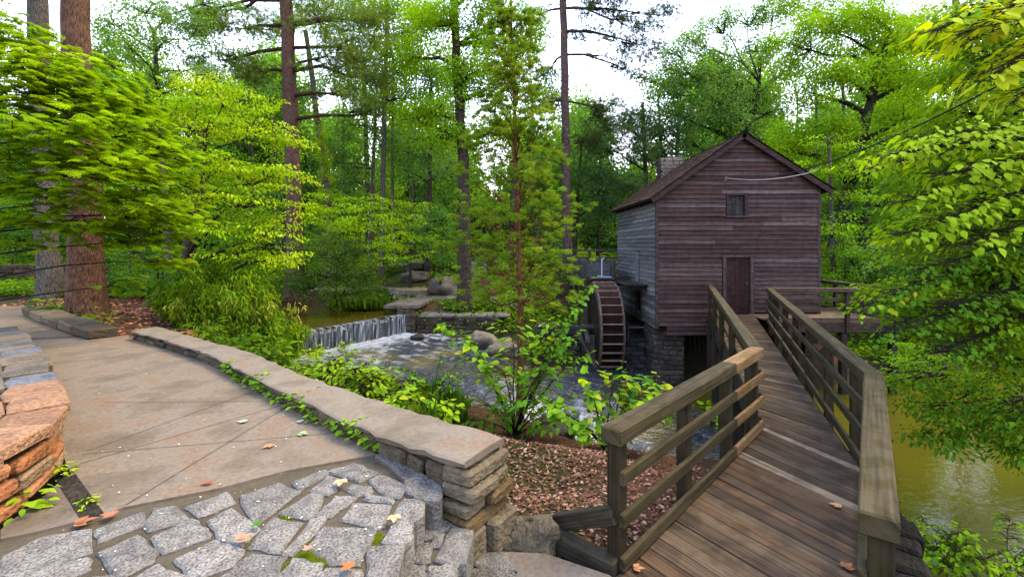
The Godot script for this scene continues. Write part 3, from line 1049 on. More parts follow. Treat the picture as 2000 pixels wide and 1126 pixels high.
func make_mill() -> void:
	var t := thing("grist_mill", "old grist mill clad in weathered purple brown clapboards with a gabled roof", "mill", V(7.06, 0, 17))
	var core := MB.new()
	core.col = Color(0.03, 0.024, 0.02)
	core.box(V(MX0 + 0.04, -0.45, MZ1 - 0.05), V(MX1 - 0.04, EAVE_L - 0.05, MZ0 + 0.05))
	var g := [V(MX0 + 0.04, EAVE_L - 0.05, 0), V(MX1 - 0.04, EAVE_R - 0.06, 0), V(RIDGE_X, RIDGE_Y - 0.08, 0)]
	core.tri(g[0] + V(0, 0, MZ0 + 0.05), g[1] + V(0, 0, MZ0 + 0.05), g[2] + V(0, 0, MZ0 + 0.05), Vector3.BACK)
	core.tri(g[0] + V(0, 0, MZ1 - 0.05), g[1] + V(0, 0, MZ1 - 0.05), g[2] + V(0, 0, MZ1 - 0.05), Vector3.FORWARD)
	obj("inner_wall", core, M.wood, t)
	var expo := 0.142
	var y := -0.66
	var row := 0
	var front := [Color(0.165, 0.09, 0.075), Color(0.13, 0.07, 0.06), Color(0.195, 0.115, 0.098), Color(0.155, 0.093, 0.083), Color(0.21, 0.137, 0.12)]
	while y < RIDGE_Y - 0.1:
		var x0 := MX0 + 0.02
		var x1 := MX1 - 0.02
		if y > EAVE_L - 0.2:
			x0 = maxf(x0, MX0 + (y + 0.04 - EAVE_L) / (RIDGE_Y - EAVE_L) * (RIDGE_X - MX0))
			x1 = minf(x1, MX1 - (y + 0.04 - EAVE_R) / (RIDGE_Y - EAVE_R) * (MX1 - RIDGE_X)) if y > EAVE_R - 0.1 else x1
		if y < -0.02:
			x1 = 6.1
		if y < -0.5:
			x0 = MX0 + 0.3
		var gaps := []
		if y + expo * 0.5 > 0.0 and y + expo * 0.5 < 1.86:
			gaps = [6.56, 7.56]
		elif y + expo * 0.5 > 3.02 and y + expo * 0.5 < 3.78:
			gaps = [6.68, 7.34]
		var runs := [[x0, x1]] if gaps.is_empty() else [[x0, gaps[0]], [gaps[1], x1]]
		for r in runs:
			var a: float = r[0]
			while a < r[1] - 0.05:
				var b := minf(a + rf(1.6, 4.2), r[1])
				if r[1] - b < 0.5:
					b = r[1]
				var c: Color = front[rng.randi() % 5]
				if rng.randf() < 0.06:
					c = Color(0.27, 0.2, 0.19)
				siding(t, y, a, b - 0.003, expo, shade(c, rf(0.92, 1.28) * (1.5 if row == 24 and a > 6.5 else 1.0)))
				a = b
		row += 1
		y += expo
	# left wall, greyer, the sky light on this side put into its tones
	y = -0.47
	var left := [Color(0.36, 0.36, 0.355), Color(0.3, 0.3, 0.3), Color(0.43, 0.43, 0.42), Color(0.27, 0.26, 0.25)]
	while y < EAVE_L - 0.1:
		var holes := []
		if y > 0.95 and y < 1.85:
			holes = [16.25, 16.75]
		elif y > -0.32 and y < 0.5:
			holes = [16.0, 16.7]
		var runs := [[MZ0 + 0.01, MZ1]] if holes.is_empty() else [[MZ0 + 0.01, holes[0]], [holes[1], MZ1]]
		for r in runs:
			var a: float = r[0]
			while a < r[1] - 0.05:
				var b := minf(a + rf(1.8, 4.0), r[1])
				if r[1] - b < 0.5:
					b = r[1]
				var mb := MB.new()
				mb.ua = Vector3.FORWARD
				mb.va = Vector3(1, 1, 0)
				mb.uo = Vector2(rf(0, 9), rf(0, 9))
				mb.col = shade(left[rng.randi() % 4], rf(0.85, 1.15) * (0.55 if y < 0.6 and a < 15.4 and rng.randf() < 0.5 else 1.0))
				var x := MX0 - 0.034 - rf(0, 0.008)
				mb.hexa([V(x, y, a), V(MX0, y, a), V(MX0 - 0.008, y + expo + 0.015, a), V(MX0, y + expo + 0.015, a), V(x, y, b), V(MX0, y, b), V(MX0 - 0.008, y + expo + 0.015, b), V(MX0, y + expo + 0.015, b)], 0.004)
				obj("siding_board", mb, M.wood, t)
				a = b
		y += expo
	for q in [[MX0 - 0.045, MZ0 - 0.045, -0.47, EAVE_L - 0.1], [MX1 - 0.06, MZ0 - 0.045, -0.1, EAVE_R - 0.06]]:
		var mb := MB.new()
		mb.ua = Vector3.UP
		mb.col = Color(0.17, 0.12, 0.11)
		mb.box(V(q[0], q[2], q[1] + 0.1), V(q[0] + 0.1, q[3], q[1]), 0.006)
		obj("corner_board", mb, M.wood, t)
	var rw := MB.new()
	rw.col = Color(0.15, 0.1, 0.09)
	rw.box(V(MX1 - 0.035, -0.45, MZ1), V(MX1, EAVE_R - 0.08, MZ0 + 0.06))
	obj("wall", rw, M.wood, t)
	make_openings(t)
	make_roof(t)
	make_base(t)


func frame(parent: Node3D, x0: float, x1: float, y0: float, y1: float, w: float, col: Color) -> void:
	for q in [[x0, y0, x0 + w, y1 - w], [x1 - w, y0, x1, y1 - w], [x0 - 0.02, y1 - w, x1 + 0.02, y1]]:
		var mb := MB.new()
		mb.ua = Vector3.UP if q[3] - q[1] > q[2] - q[0] else Vector3.RIGHT
		mb.uo = Vector2(rf(0, 9), rf(0, 9))
		mb.col = col
		mb.box(V(q[0], q[1], MZ0 + 0.03), V(q[2], q[3], MZ0 - 0.06), 0.006)
		obj("frame", mb, M.wood, parent)


func make_openings(t: Node3D) -> void:
	var door := part_node("door", t)
	frame(door, 6.58, 7.54, 0.0, 1.86, 0.1, Color(0.2, 0.145, 0.13))
	for k in 5:
		var x := 6.68 + k * 0.152
		var mb := MB.new()
		mb.ua = Vector3.UP
		mb.uo = Vector2(rf(0, 9), rf(0, 9))
		mb.col = shade(Color(0.105, 0.048, 0.042), rf(0.85, 1.15))
		mb.box(V(x, 0.01, MZ0 + 0.06), V(x + 0.148, 1.758, MZ0 + 0.02), 0.005)
		obj("board", mb, M.wood, door)
	var kn := MB.new()
	kn.col = Color(0.12, 0.1, 0.09)
	kn.box(V(7.34, 0.86, MZ0 + 0.021), V(7.38, 0.98, MZ0 - 0.01), 0.008)
	obj("handle", kn, M.iron, door)
	var win := part_node("window", t)
	frame(win, 6.69, 7.33, 3.05, 3.77, 0.07, Color(0.14, 0.085, 0.08))
	var sill := MB.new()
	sill.col = Color(0.18, 0.125, 0.115)
	sill.box(V(6.66, 3.0, MZ0 + 0.02), V(7.36, 3.05, MZ0 - 0.08), 0.006)
	obj("sill", sill, M.wood, win)
	for k in 4:
		var x := 6.76 + k * 0.126
		var mb := MB.new()
		mb.ua = Vector3.UP
		mb.uo = Vector2(rf(0, 9), rf(0, 9))
		mb.col = shade(Color(0.125, 0.1, 0.1), rf(0.8, 1.1))
		mb.box(V(x, 3.052, MZ0 + 0.07), V(x + 0.122, 3.698, MZ0 + 0.035), 0.004)
		obj("shutter_board", mb, M.wood, win)
	# shuttered hatch and the wheel side window of the left wall
	var hatch := part_node("hatch", t)
	for k in 3:
		var z := 16.27 + k * 0.157
		var mb := MB.new()
		mb.ua = Vector3.UP
		mb.uo = Vector2(rf(0, 9), rf(0, 9))
		mb.col = Color(0.36, 0.4, 0.43) * rf(0.8, 1.1)
		mb.box(V(MX0 - 0.06, 0.8, z + 0.152), V(MX0 - 0.02, 1.9, z), 0.005)
		obj("board", mb, M.wood, hatch)
	var side := part_node("window", t)
	for q in [[16.0, 16.08, -0.35, 0.52], [16.62, 16.7, -0.35, 0.52], [16.0, 16.7, -0.4, -0.34], [16.0, 16.7, 0.5, 0.58]]:
		var mb := MB.new()
		mb.col = Color(0.09, 0.075, 0.065)
		mb.box(V(MX0 - 0.06, q[2], q[1]), V(MX0 + 0.02, q[3], q[0]), 0.004)
		obj("frame", mb, M.wood, side)
	var shelf := part_node("ledge", t)
	for q in [[V(3.75, 0.72, 15.4), V(4.5, 0.72, 15.4)], [V(3.75, 0.72, 16.9), V(4.5, 0.72, 16.9)]]:
		board_piece(shelf, "bracket", q[0], q[1], 0.1, 0.14, Vector3.UP, Color(0.07, 0.055, 0.045), M.wood)
	for k in 5:
		board_piece(shelf, "plank", V(3.82 + k * 0.145, 0.82, 15.2), V(3.82 + k * 0.145, 0.82, 17.1), 0.14, 0.05, Vector3.UP, Color(0.1, 0.075, 0.07) * rf(0.8, 1.2), M.wood)
	# lamp bracket the wire is tied to
	var ins := MB.new()
	ins.col = Color(0.35, 0.33, 0.32)
	ins.tube([V(6.62, 4.1, MZ0 - 0.03), V(6.62, 4.16, MZ0 - 0.16), V(6.62, 4.24, MZ0 - 0.2)], [0.03, 0.035, 0.045], 8)
	obj("insulator", ins, M.iron, t)


func make_roof(t: Node3D) -> void:
	var roof := part_node("roof", t)
	var z0 := MZ0 - 0.22
	var z1 := MZ1 + 0.2
	for side in [[RIDGE_X, RIDGE_Y, MX0 - 0.26, EAVE_L - 0.2], [RIDGE_X, RIDGE_Y, MX1 + 0.34, EAVE_R - 0.2]]:
		var a := Vector3(side[0], side[1] + 0.06, 0)
		var b := Vector3(side[2], side[3] + 0.06, 0)
		var nn := Vector3(-(b - a).y, (b - a).x, 0).normalized()
		if nn.y < 0:
			nn = -nn
		var mb := MB.new()
		mb.col = Color(0.075, 0.052, 0.05)
		var p := []
		for k in 8:
			p.append((b if k & 1 else a) - nn * (0.0 if k & 2 else 0.07) + Vector3(0, 0, -z1 if k & 4 else -z0))
		mb.hexa(p, 0.004)
		obj("sheathing", mb, M.wood, roof)
		var bg := MB.new()   # barge board on the gable
		bg.col = Color(0.13, 0.075, 0.07)
		bg.ua = (b - a).normalized()
		p = []
		for k in 8:
			p.append((b if k & 1 else a) - nn * (0.02 if k & 2 else 0.16) + Vector3(0, 0, -z0 - 0.04 if k & 4 else -z0 + 0.004))
		bg.hexa(p, 0.004)
		obj("barge_board", bg, M.wood, roof)
		# wooden shingles, course by course
		var sh := MB.new()
		var len := a.distance_to(b)
		var rows := int(len / 0.16)
		for r in rows + 1:
			var s := len - r * 0.16
			var z := z0 - 0.03
			while z < z1 + 0.02:
				var w := rf(0.09, 0.17)
				var lo := a.lerp(b, (s + rf(0.0, 0.03)) / len) + nn * rf(0.028, 0.042)
				var hi := a.lerp(b, maxf(s - 0.3, 0.0) / len) + nn * 0.008
				sh.col = shade([Color(0.2, 0.075, 0.045), Color(0.15, 0.065, 0.045), Color(0.12, 0.08, 0.06)][rng.randi() % 3], rf(0.75, 1.1))
				sh.quad(lo + Vector3(0, 0, -z), lo + Vector3(0, 0, -z - w + 0.008), hi + Vector3(0, 0, -z - w + 0.008), hi + Vector3(0, 0, -z), nn)
				sh.quad(lo + Vector3(0, 0, -z), lo + Vector3(0, 0, -z - w + 0.008), lo - nn * 0.02 + Vector3(0, 0, -z - w + 0.008), lo - nn * 0.02 + Vector3(0, 0, -z), b - a)
				z += w
		tag(obj("shingles", sh, M.wood, roof), "", "", "", "stuff")
		for k in 9:   # rafter tails
			var z := z0 + 0.4 + k * 0.62
			var mb2 := MB.new()
			mb2.col = Color(0.07, 0.05, 0.045)
			mb2.board(a.lerp(b, 0.8) - nn * 0.12 + Vector3(0, 0, -z), a.lerp(b, 0.985) - nn * 0.12 + Vector3(0, 0, -z), 0.06, 0.09, nn)
			obj("rafter", mb2, M.wood, roof)
	# chimney of pale coursed stone behind the left slope
	var ch := part_node("chimney", t)
	var c := [V(5.98, 4.0, 18.5), V(6.95, 4.0, 18.5), V(6.95, 4.0, 19.1), V(5.98, 4.0, 19.1), V(5.98, 4.0, 18.5)]
	var core := MB.new()
	core.col = Color(0.12, 0.1, 0.08)
	core.box(V(6.02, 3.6, 19.06), V(6.9, 5.64, 18.54))
	obj("core", core, M.stone, ch)
	courses(ch, "stone", [c[0], c[1]], 1.66, 1.66, 0.15, 0.34, 0.2, -1.0, [Color(0.42, 0.36, 0.27), Color(0.5, 0.43, 0.33), Color(0.36, 0.32, 0.26)], M.stone, 0.08)
	courses(ch, "stone", [c[3], c[4]], 1.66, 1.66, 0.15, 0.34, 0.2, -1.0, [Color(0.12, 0.09, 0.075), Color(0.16, 0.12, 0.1)], M.stone, 0.08)  # left side of the same stone, its shade painted as darker tints
	var cap := MB.new()
	cap.col = Color(0.07, 0.06, 0.055)
	cap.box(V(6.3, 5.65, 19.0), V(6.95, 5.73, 18.6), 0.01)
	obj("cap", cap, M.iron, ch)


func make_base(t: Node3D) -> void:
	var pier := part_node("foundation", t)
	var core := MB.new()
	core.col = Color(0.1, 0.08, 0.06)
	core.box(V(4.58, -3.4, 15.7), V(5.42, -0.5, 14.62))
	core.box(V(4.62, -3.4, 19.5), V(5.0, -0.5, 15.8))
	obj("core", core, M.stone, pier)
	var tint := [Color(0.2, 0.165, 0.125), Color(0.17, 0.14, 0.115), Color(0.24, 0.19, 0.14), Color(0.14, 0.125, 0.115)]
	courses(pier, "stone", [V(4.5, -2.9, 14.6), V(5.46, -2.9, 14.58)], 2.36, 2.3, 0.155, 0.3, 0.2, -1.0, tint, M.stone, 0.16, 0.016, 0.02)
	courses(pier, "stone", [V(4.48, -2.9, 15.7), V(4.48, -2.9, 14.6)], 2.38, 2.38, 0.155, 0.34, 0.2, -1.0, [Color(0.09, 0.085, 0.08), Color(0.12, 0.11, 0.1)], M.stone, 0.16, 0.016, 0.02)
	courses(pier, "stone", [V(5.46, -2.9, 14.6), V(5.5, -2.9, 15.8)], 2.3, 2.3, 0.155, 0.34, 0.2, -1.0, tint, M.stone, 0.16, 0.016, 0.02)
	# set back: a slatted crawl space above squared block work
	courses(pier, "stone", [V(5.5, -2.9, 16.0), V(9.5, -2.9, 16.0)], 1.4, 1.4, 0.2, 0.42, 0.25, -1.0, [Color(0.24, 0.2, 0.115), Color(0.2, 0.165, 0.1), Color(0.27, 0.23, 0.14)], M.stone, 0.05, 0.015, 0.012)
	var slats := part_node("crawl_space", t)
	for k in 24:
		var x := 5.5 + k * 0.17
		board_piece(slats, "slat", V(x, -1.52, 16.02), V(x, -0.3, 16.02), 0.11, 0.03, Vector3.BACK, Color(0.06, 0.045, 0.04) * rf(0.8, 1.2), M.wood)
	board_piece(slats, "beam", V(4.6, -0.42, 14.62), V(9.55, -0.42, 14.62), 0.2, 0.24, Vector3.UP, Color(0.07, 0.05, 0.045), M.wood)
	board_piece(slats, "beam", V(9.4, -2.6, 14.7), V(9.4, -0.5, 14.7), 0.2, 0.2, Vector3.RIGHT, Color(0.07, 0.05, 0.045), M.wood)


# ---------------------------------------------------------------- the wheel, its flume and piers
func make_wheel() -> void:
	var c := V(3.3, -0.82, 16.6)
	var t := thing("water_wheel", "tall timber overshot water wheel with dark bucket boards beside the mill", "water wheel", V(3.3, -2.47, 16.6))
	var R := 1.65
	for s in [-1.0, 1.0]:
		var n := 16
		for k in n:
			var a0 := TAU * k / n
			var a1 := TAU * (k + 0.99) / n
			var x: float = 0.37 * s
			var mb := MB.new()
			mb.ua = Vector3.FORWARD
			mb.uo = Vector2(rf(0, 9), rf(0, 9))
			mb.col = shade(Color(0.38, 0.24, 0.18), rf(0.8, 1.15))
			var q := []
			for b in 8:
				var a: float = a1 if b & 1 else a0
				var r: float = R if b & 2 else R - 0.26
				q.append(c + Vector3(x + (0.03 if b & 4 else -0.03), sin(a) * r, cos(a) * r))
			mb.hexa(q, 0.006)
			obj("rim", mb, M.wood, t)
		for k in 8:
			var a := TAU * (k + 0.3) / 8
			board_piece(t, "spoke", c + Vector3(0.32 * s, sin(a) * 0.1, cos(a) * 0.1), c + Vector3(0.32 * s, sin(a) * (R - 0.2), cos(a) * (R - 0.2)), 0.12, 0.05, Vector3.RIGHT, Color(0.12, 0.085, 0.065), M.wood)
	for k in 32:
		var a := TAU * (k + 0.2) / 32
		var o := Vector3(0, sin(a), cos(a))
		var tg := Vector3(0, cos(a), -sin(a))
		board_piece(t, "bucket_edge", c + o * (R - 0.02) + Vector3(-0.345, 0, 0), c + o * (R - 0.02) + Vector3(0.345, 0, 0), 0.035, 0.07, o, Color(0.5, 0.35, 0.27) * rf(0.85, 1.15), M.wood, 0.004)
		board_piece(t, "bucket", c + o * (R - 0.05) - tg * 0.01 + Vector3(-0.34, 0, 0) - o * 0.13 - tg * 0.07, c + o * (R - 0.18) - tg * 0.08 + Vector3(0.34, 0, 0), 0.25, 0.025, (tg * 0.85 - o * 0.5).normalized(), Color(0.2, 0.095, 0.07) * rf(0.7, 1.2), M.wood, 0.003)
	var drum := MB.new()
	drum.col = Color(0.06, 0.04, 0.035)
	drum.tube([c + Vector3(-0.34, 0, 0), c + Vector3(0.34, 0, 0)], [R - 0.27, R - 0.27], 32)
	obj("sole", drum, M.wood, t)
	var ax := MB.new()
	ax.col = Color(0.09, 0.07, 0.06)
	ax.tube([c + Vector3(-0.85, 0, 0), c + Vector3(1.7, 0, 0)], [0.11, 0.11], 10)
	obj("axle", ax, M.iron, t)
	# bearing piers
	var p := thing("bearing_pier", "wet dark stone pier carrying the wheel axle on the mill side", "pier", V(4.1, -3, 15.8))
	var core := MB.new()
	core.col = Color(0.05, 0.045, 0.04)
	core.box(V(3.82, -3.2, 17.0), V(4.42, -0.98, 15.5))
	obj("core", core, M.stone, p)
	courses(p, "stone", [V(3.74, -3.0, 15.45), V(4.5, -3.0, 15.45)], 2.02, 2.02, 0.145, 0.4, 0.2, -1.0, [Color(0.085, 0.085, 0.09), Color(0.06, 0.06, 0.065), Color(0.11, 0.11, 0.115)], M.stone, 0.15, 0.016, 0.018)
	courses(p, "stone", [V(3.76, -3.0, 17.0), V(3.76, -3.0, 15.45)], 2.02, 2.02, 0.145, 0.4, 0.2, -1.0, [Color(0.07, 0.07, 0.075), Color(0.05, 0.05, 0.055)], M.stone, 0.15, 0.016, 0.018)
	var bear := MB.new()
	bear.col = Color(0.05, 0.05, 0.055)
	bear.box(V(4.0, -1.0, 16.75), V(4.2, -0.62, 16.45), 0.03)
	bear.box(V(3.86, -1.0, 16.8), V(4.36, -0.92, 16.4), 0.02)
	obj("bearing", bear, M.iron, p)
	var rail := MB.new()
	rail.col = Color(0.2, 0.2, 0.21)
	rail.tube([V(3.95, -0.98, 15.6), V(3.95, -0.64, 15.6), V(4.75, -0.64, 15.6)], [0.018, 0.018, 0.018], 6)
	obj("guard_pipe", rail, M.iron, p)
	var p2 := thing("wheel_crib", "grey timber crib posts on the creek side of the water wheel", "crib", V(2.6, -2.5, 16))
	for q in [[V(2.7, -3.0, 15.3), V(2.7, -0.9, 15.6), 0.16], [V(2.6, -3.0, 17.0), V(2.6, -0.85, 17.0), 0.16], [V(2.45, -0.95, 14.9), V(2.75, -0.95, 17.3), 0.14], [V(2.2, -0.75, 15.6), V(2.75, -1.9, 15.2), 0.12]]:
		board_piece(p2, "beam", q[0], q[1], q[2], q[2], Vector3.UP if absf(q[0].y - q[1].y) < 1.0 else Vector3.RIGHT, Color(0.16, 0.14, 0.12), M.wood)
	var p3 := thing("creek_wall", "dark creekside stone wall behind the cedar, left of the wheel", "wall", V(1.5, -2, 16.3))
	courses(p3, "stone", [V(0.9, -2.4, 16.8), V(2.5, -2.4, 16.8)], 1.7, 1.6, 0.2, 0.5, 0.4, -1.0, [Color(0.13, 0.12, 0.11), Color(0.1, 0.095, 0.085), Color(0.17, 0.155, 0.135)], M.stone, 0.12, 0.02, 0.02)
	# flume
	var f := thing("flume", "grey plank flume trough that feeds the top of the wheel", "flume", V(2.9, 0.8, 18))
	for k in 4:
		var z := 17.2 + k * 1.6
		for x in [2.82, 3.78]:
			board_piece(f, "side_board", V(x, 1.24, z), V(x, 1.24, z + 1.59), 0.05, 0.62, Vector3.UP, Color(0.19, 0.18, 0.17) * rf(0.8, 1.15), M.wood)
		board_piece(f, "floor_board", V(3.3, 0.95, z), V(3.3, 0.95, z + 1.59), 0.92, 0.05, Vector3.UP, Color(0.12, 0.11, 0.1), M.wood)
		for x in [2.76, 3.84]:
			board_piece(f, "post", V(x, -2.6, z + 0.1), V(x, 1.6, z + 0.1), 0.11, 0.11, Vector3.RIGHT, Color(0.17, 0.155, 0.14) * rf(0.8, 1.1), M.wood)
	board_piece(f, "apron", V(3.3, 0.93, 16.7), V(3.3, 0.93, 17.25), 0.85, 0.04, Vector3.UP, Color(0.25, 0.24, 0.23), M.wood)
	board_piece(f, "beam", V(2.1, 0.9, 17.15), V(4.4, 0.9, 17.15), 0.14, 0.16, Vector3.UP, Color(0.1, 0.085, 0.075), M.wood)
	board_piece(f, "gate_board", V(2.85, 1.22, 17.35), V(3.75, 1.22, 17.6), 0.03, 0.5, Vector3.UP, Color(0.27, 0.28, 0.31), M.wood)
	var rod := MB.new()
	rod.col = Color(0.75, 0.77, 0.8)
	rod.tube([V(3.34, 0.98, 17.1), V(3.34, 1.62, 17.1), V(3.42, 1.66, 17.12)], [0.028, 0.028, 0.028], 8)
	obj("gate_rod", rod, M.iron, f)
	var bd := MB.new()
	bd.col = Color(0.72, 0.74, 0.76)
	bd.board(V(3.15, 0.99, 17.0), V(3.62, 0.985, 16.75), 0.09, 0.03, Vector3.UP)
	obj("splash_board", bd, M.iron, f)
	var fr := thing("flume_railing", "thin grey railing of the footway behind the flume", "railing", V(2.8, 1, 21))
	for x in [2.2, 3.6, 5.2]:
		board_piece(fr, "post", V(x, -0.3, 21.4), V(x, 1.95, 21.4), 0.1, 0.1, Vector3.RIGHT, Color(0.14, 0.12, 0.1), M.wood)
	for y in [1.9, 1.55, 1.25]:
		board_piece(fr, "rail", V(2.0, y, 21.34), V(5.5, y, 21.34), 0.04, 0.09, Vector3.UP, Color(0.17, 0.14, 0.12), M.wood)
	# tail water guard slats in the shade below the front of the mill is part of the mill itself


func make_dam() -> void:
	var t := thing("mill_dam", "low stone dam across the creek, its face dark and wet under the falling water", "dam", V(-5.3, -1.4, 15.5))
	var a := V(-6.7, 0, 13.55)
	var b := V(-4.18, 0, 17.52)
	var core := MB.new()
	core.col = Color(0.05, 0.045, 0.04)
	var back := Vector3(-0.75, 0, -0.47) * 0.5
	core.hexa([a + Vector3(0, -2.2, 0), b + Vector3(0, -2.2, 0), a + Vector3(0, -0.56, 0), b + Vector3(0, -0.56, 0), a + back + Vector3(0, -2.2, 0), b + back + Vector3(0, -2.2, 0), a + back + Vector3(0, -0.54, 0), b + back + Vector3(0, -0.54, 0)], 0.02)
	obj("core", core, M.stone, t)
	var fo := [a + Vector3(0.04, -1.5, 0.03), b + Vector3(0.04, -1.5, 0.03)]
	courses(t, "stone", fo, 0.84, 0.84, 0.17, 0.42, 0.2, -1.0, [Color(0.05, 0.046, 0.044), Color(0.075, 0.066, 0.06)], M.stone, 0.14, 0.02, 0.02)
	# a thin dark sheet of water that bends over the crest
	var film := MB.new()
	film.col = Color(0.035, 0.036, 0.04)
	var along_n := 40
	var last := []
	for k in along_n + 1:
		var q := a.lerp(b, float(k) / along_n)
		var col := []
		for j in 8:
			var u := j / 7.0
			var w0 := 0.012 * sin(k * 1.7 + j) + 0.01 * sin(k * 3.9)
			col.append(q + back * (0.5 * (1.0 - minf(u * 3.0, 1.0))) + Vector3(0.845, 0, 0.535) * (0.075 + 0.05 * u + w0) * minf(u * 3.0, 1.0) + Vector3(0, -0.488 - 0.85 * u * u - 0.012 * u, 0))
		if k > 0:
			for j in 7:
				film.quad(last[j], col[j], col[j + 1], last[j + 1], Vector3(0.845, 0.4, 0.535))
		last = col
	obj("water_film", film, M.stream, t)
	# the falling water: many narrow tongues
	var f := MB.new()
	var s := 0.0
	var total := a.distance_to(b)
	var dir := (b - a).normalized()
	var out := Vector3(0.845, 0, 0.535)
	while s < total:
		var w := rf(0.008, 0.035)
		var dens := 0.5 + 0.5 * sin(s * 3.1) + 0.35 * sin(s * 7.7 + 1.0)
		if rng.randf() < 0.3 + dens * 0.5:
			var thr := rf(0.05, 0.17)
			f.col = Color(1, 1, 1) * (rf(0.06, 0.2) if rng.randf() < 0.5 else rf(0.2, 0.5))
			var drop := rf(0.55, 1.0) if rng.randf() < 0.25 else 1.0
			var prev := []
			for k in 8:
				var u := k / 7.0 * drop
				var y := -0.47 - u * u * 0.78 - u * 0.02
				var c := a + dir * s + out * (0.09 + thr * u) + Vector3(0, y, 0) - back * 0.3 * (1.0 - u)
				if k == 0:
					c += back * 0.5
				c += dir * sin(u * 5.0 + s * 40.0) * 0.012
				var ww := w * (0.6 + 0.5 * sin(u * 9.0 + s * 23.0)) * 0.5 + 0.002
				var row := [c - dir * ww, c + out * 0.012, c + dir * ww]
				if k > 0:
					for j in 2:
						f.quad(prev[j], prev[j + 1], row[j + 1], row[j], out)
				prev = row
		s += w * rf(0.35, 0.9)
	tag(obj("falling_water", f, M.fall, t), "", "", "", "stuff")
	# left abutment of tawny thin bedded stones
	var l := thing("dam_abutment", "tawny stacked stone wing wall at the left end of the waterfall", "wall", V(-7.6, -0.6, 13))
	var p := [V(-9.2, -1.3, 12.0), V(-8.0, -1.3, 12.75), V(-6.62, -1.3, 13.5)]
	courses(l, "stone", p, 1.06, 1.02, 0.1, 0.36, 0.35, -1.0, [Color(0.36, 0.26, 0.14), Color(0.3, 0.2, 0.1), Color(0.25, 0.19, 0.13), Color(0.4, 0.3, 0.18)], M.stone, 0.16, 0.016, 0.012)
	for k in 7:
		var q := along(p, k * 0.44)
		var inn: Vector3 = (q[1] as Vector3).cross(Vector3.DOWN).normalized()
		var mb := MB.new()
		mb.col = shade(Color(0.32, 0.26, 0.18), rf(0.8, 1.15))
		var o: Vector3 = q[0] + Vector3(0, 1.1, 0) - inn * 0.02
		mb.slab([o, o + q[1] * 0.42, o + q[1] * 0.4 + inn * 0.6, o + inn * 0.55], 0.09, 0.015, 0.01)
		obj("capstone", mb, M.stone, l)
	# right: buttress and the flagged ledges of the far bank
	var r := thing("dam_buttress", "stone buttress with a flat top at the right end of the waterfall", "wall", V(-4, -1, 18))
	core = MB.new()
	core.col = Color(0.1, 0.085, 0.06)
	core.box(V(-4.3, -1.8, 19.2), V(-3.75, -0.22, 17.5))
	obj("core", core, M.stone, r)
	courses(r, "stone", [V(-4.36, -1.6, 17.45), V(-3.66, -1.6, 17.45)], 1.36, 1.36, 0.17, 0.36, 0.2, -1.0, [Color(0.24, 0.19, 0.12), Color(0.3, 0.23, 0.14), Color(0.2, 0.16, 0.11)], M.stone, 0.14)
	courses(r, "stone", [V(-3.68, -1.6, 17.45), V(-3.5, -1.6, 19.4)], 1.4, 1.4, 0.17, 0.4, 0.2, -1.0, [Color(0.28, 0.21, 0.12), Color(0.24, 0.18, 0.11)], M.stone, 0.14)
	for k in 5:
		var z := 17.4 + k * 0.52
		for j in 2:
			var x := -4.85 + j * 0.68 + k * 0.05
			var mb := MB.new()
			mb.col = shade(Color(0.34, 0.29, 0.225), rf(0.85, 1.1))
			mb.slab([V(x, -0.13, z), V(x + 0.64, -0.13 + rf(-0.01, 0.01), z + rf(-0.03, 0.03)), V(x + 0.66, -0.13, z + 0.5), V(x + 0.02, -0.13, z + 0.47)], 0.12, 0.015, 0.01)
			obj("flagstone", mb, M.stone, r)
	var lg := thing("stone_ledge", "flagged stone ledge stepping down to the plunge pool on the far bank", "ledge", V(-2.4, -1, 18))
	core = MB.new()
	core.col = Color(0.13, 0.11, 0.085)
	core.box(V(-3.6, -1.9, 19.9), V(-0.6, -0.56, 17.5))
	core.box(V(-3.9, -1.0, 23.0), V(0.6, -0.21, 19.95))
	obj("core", core, M.stone, lg)
	courses(lg, "stone", [V(-3.62, -1.5, 17.42), V(-0.5, -1.5, 17.3)], 0.94, 0.94, 0.16, 0.5, 0.3, -1.0, [Color(0.16, 0.12, 0.085), Color(0.21, 0.15, 0.1), Color(0.11, 0.09, 0.07)], M.stone, 0.16)
	courses(lg, "stone", [V(-3.5, -0.52, 19.9), V(-1.8, -0.52, 19.6), V(0.4, -0.52, 18.7)], 0.28, 0.28, 0.28, 0.6, 0.3, -1.0, [Color(0.24, 0.2, 0.16), Color(0.19, 0.16, 0.13)], M.stone, 0.1)
	flags(lg, -3.6, -0.5, 17.35, 19.7, -0.5, 0.55)
	flags(lg, -4.6, 0.4, 19.95, 22.3, -0.17, 0.5)


func flags(parent: Node3D, x0: float, x1: float, d0: float, d1: float, y: float, size: float) -> void:
	var d := d0
	while d < d1:
		var h := size * rf(0.75, 1.1)
		var x := x0 + rf(0, 0.25)
		while x < x1:
			var w := size * rf(0.8, 1.7)
			var g := 0.03
			var mb := MB.new()
			mb.col = shade(Color(0.33, 0.3, 0.26), rf(0.75, 1.15))
			var p := [V(x + rf(0, 0.06), y, d + rf(0, 0.06)), V(x + w * 0.5, y, d + rf(-0.02, 0.05)), V(x + w - g, y, d + rf(0, 0.08)), V(x + w - g - rf(0, 0.06), y, d + h - g), V(x + w * 0.45, y, d + h - rf(0, 0.06)), V(x + rf(0, 0.05), y, d + h - g)]
			mb.slab(p, 0.08, 0.02, 0.012)
			obj("flagstone", mb, M.stone, parent)
			x += w
		d += h


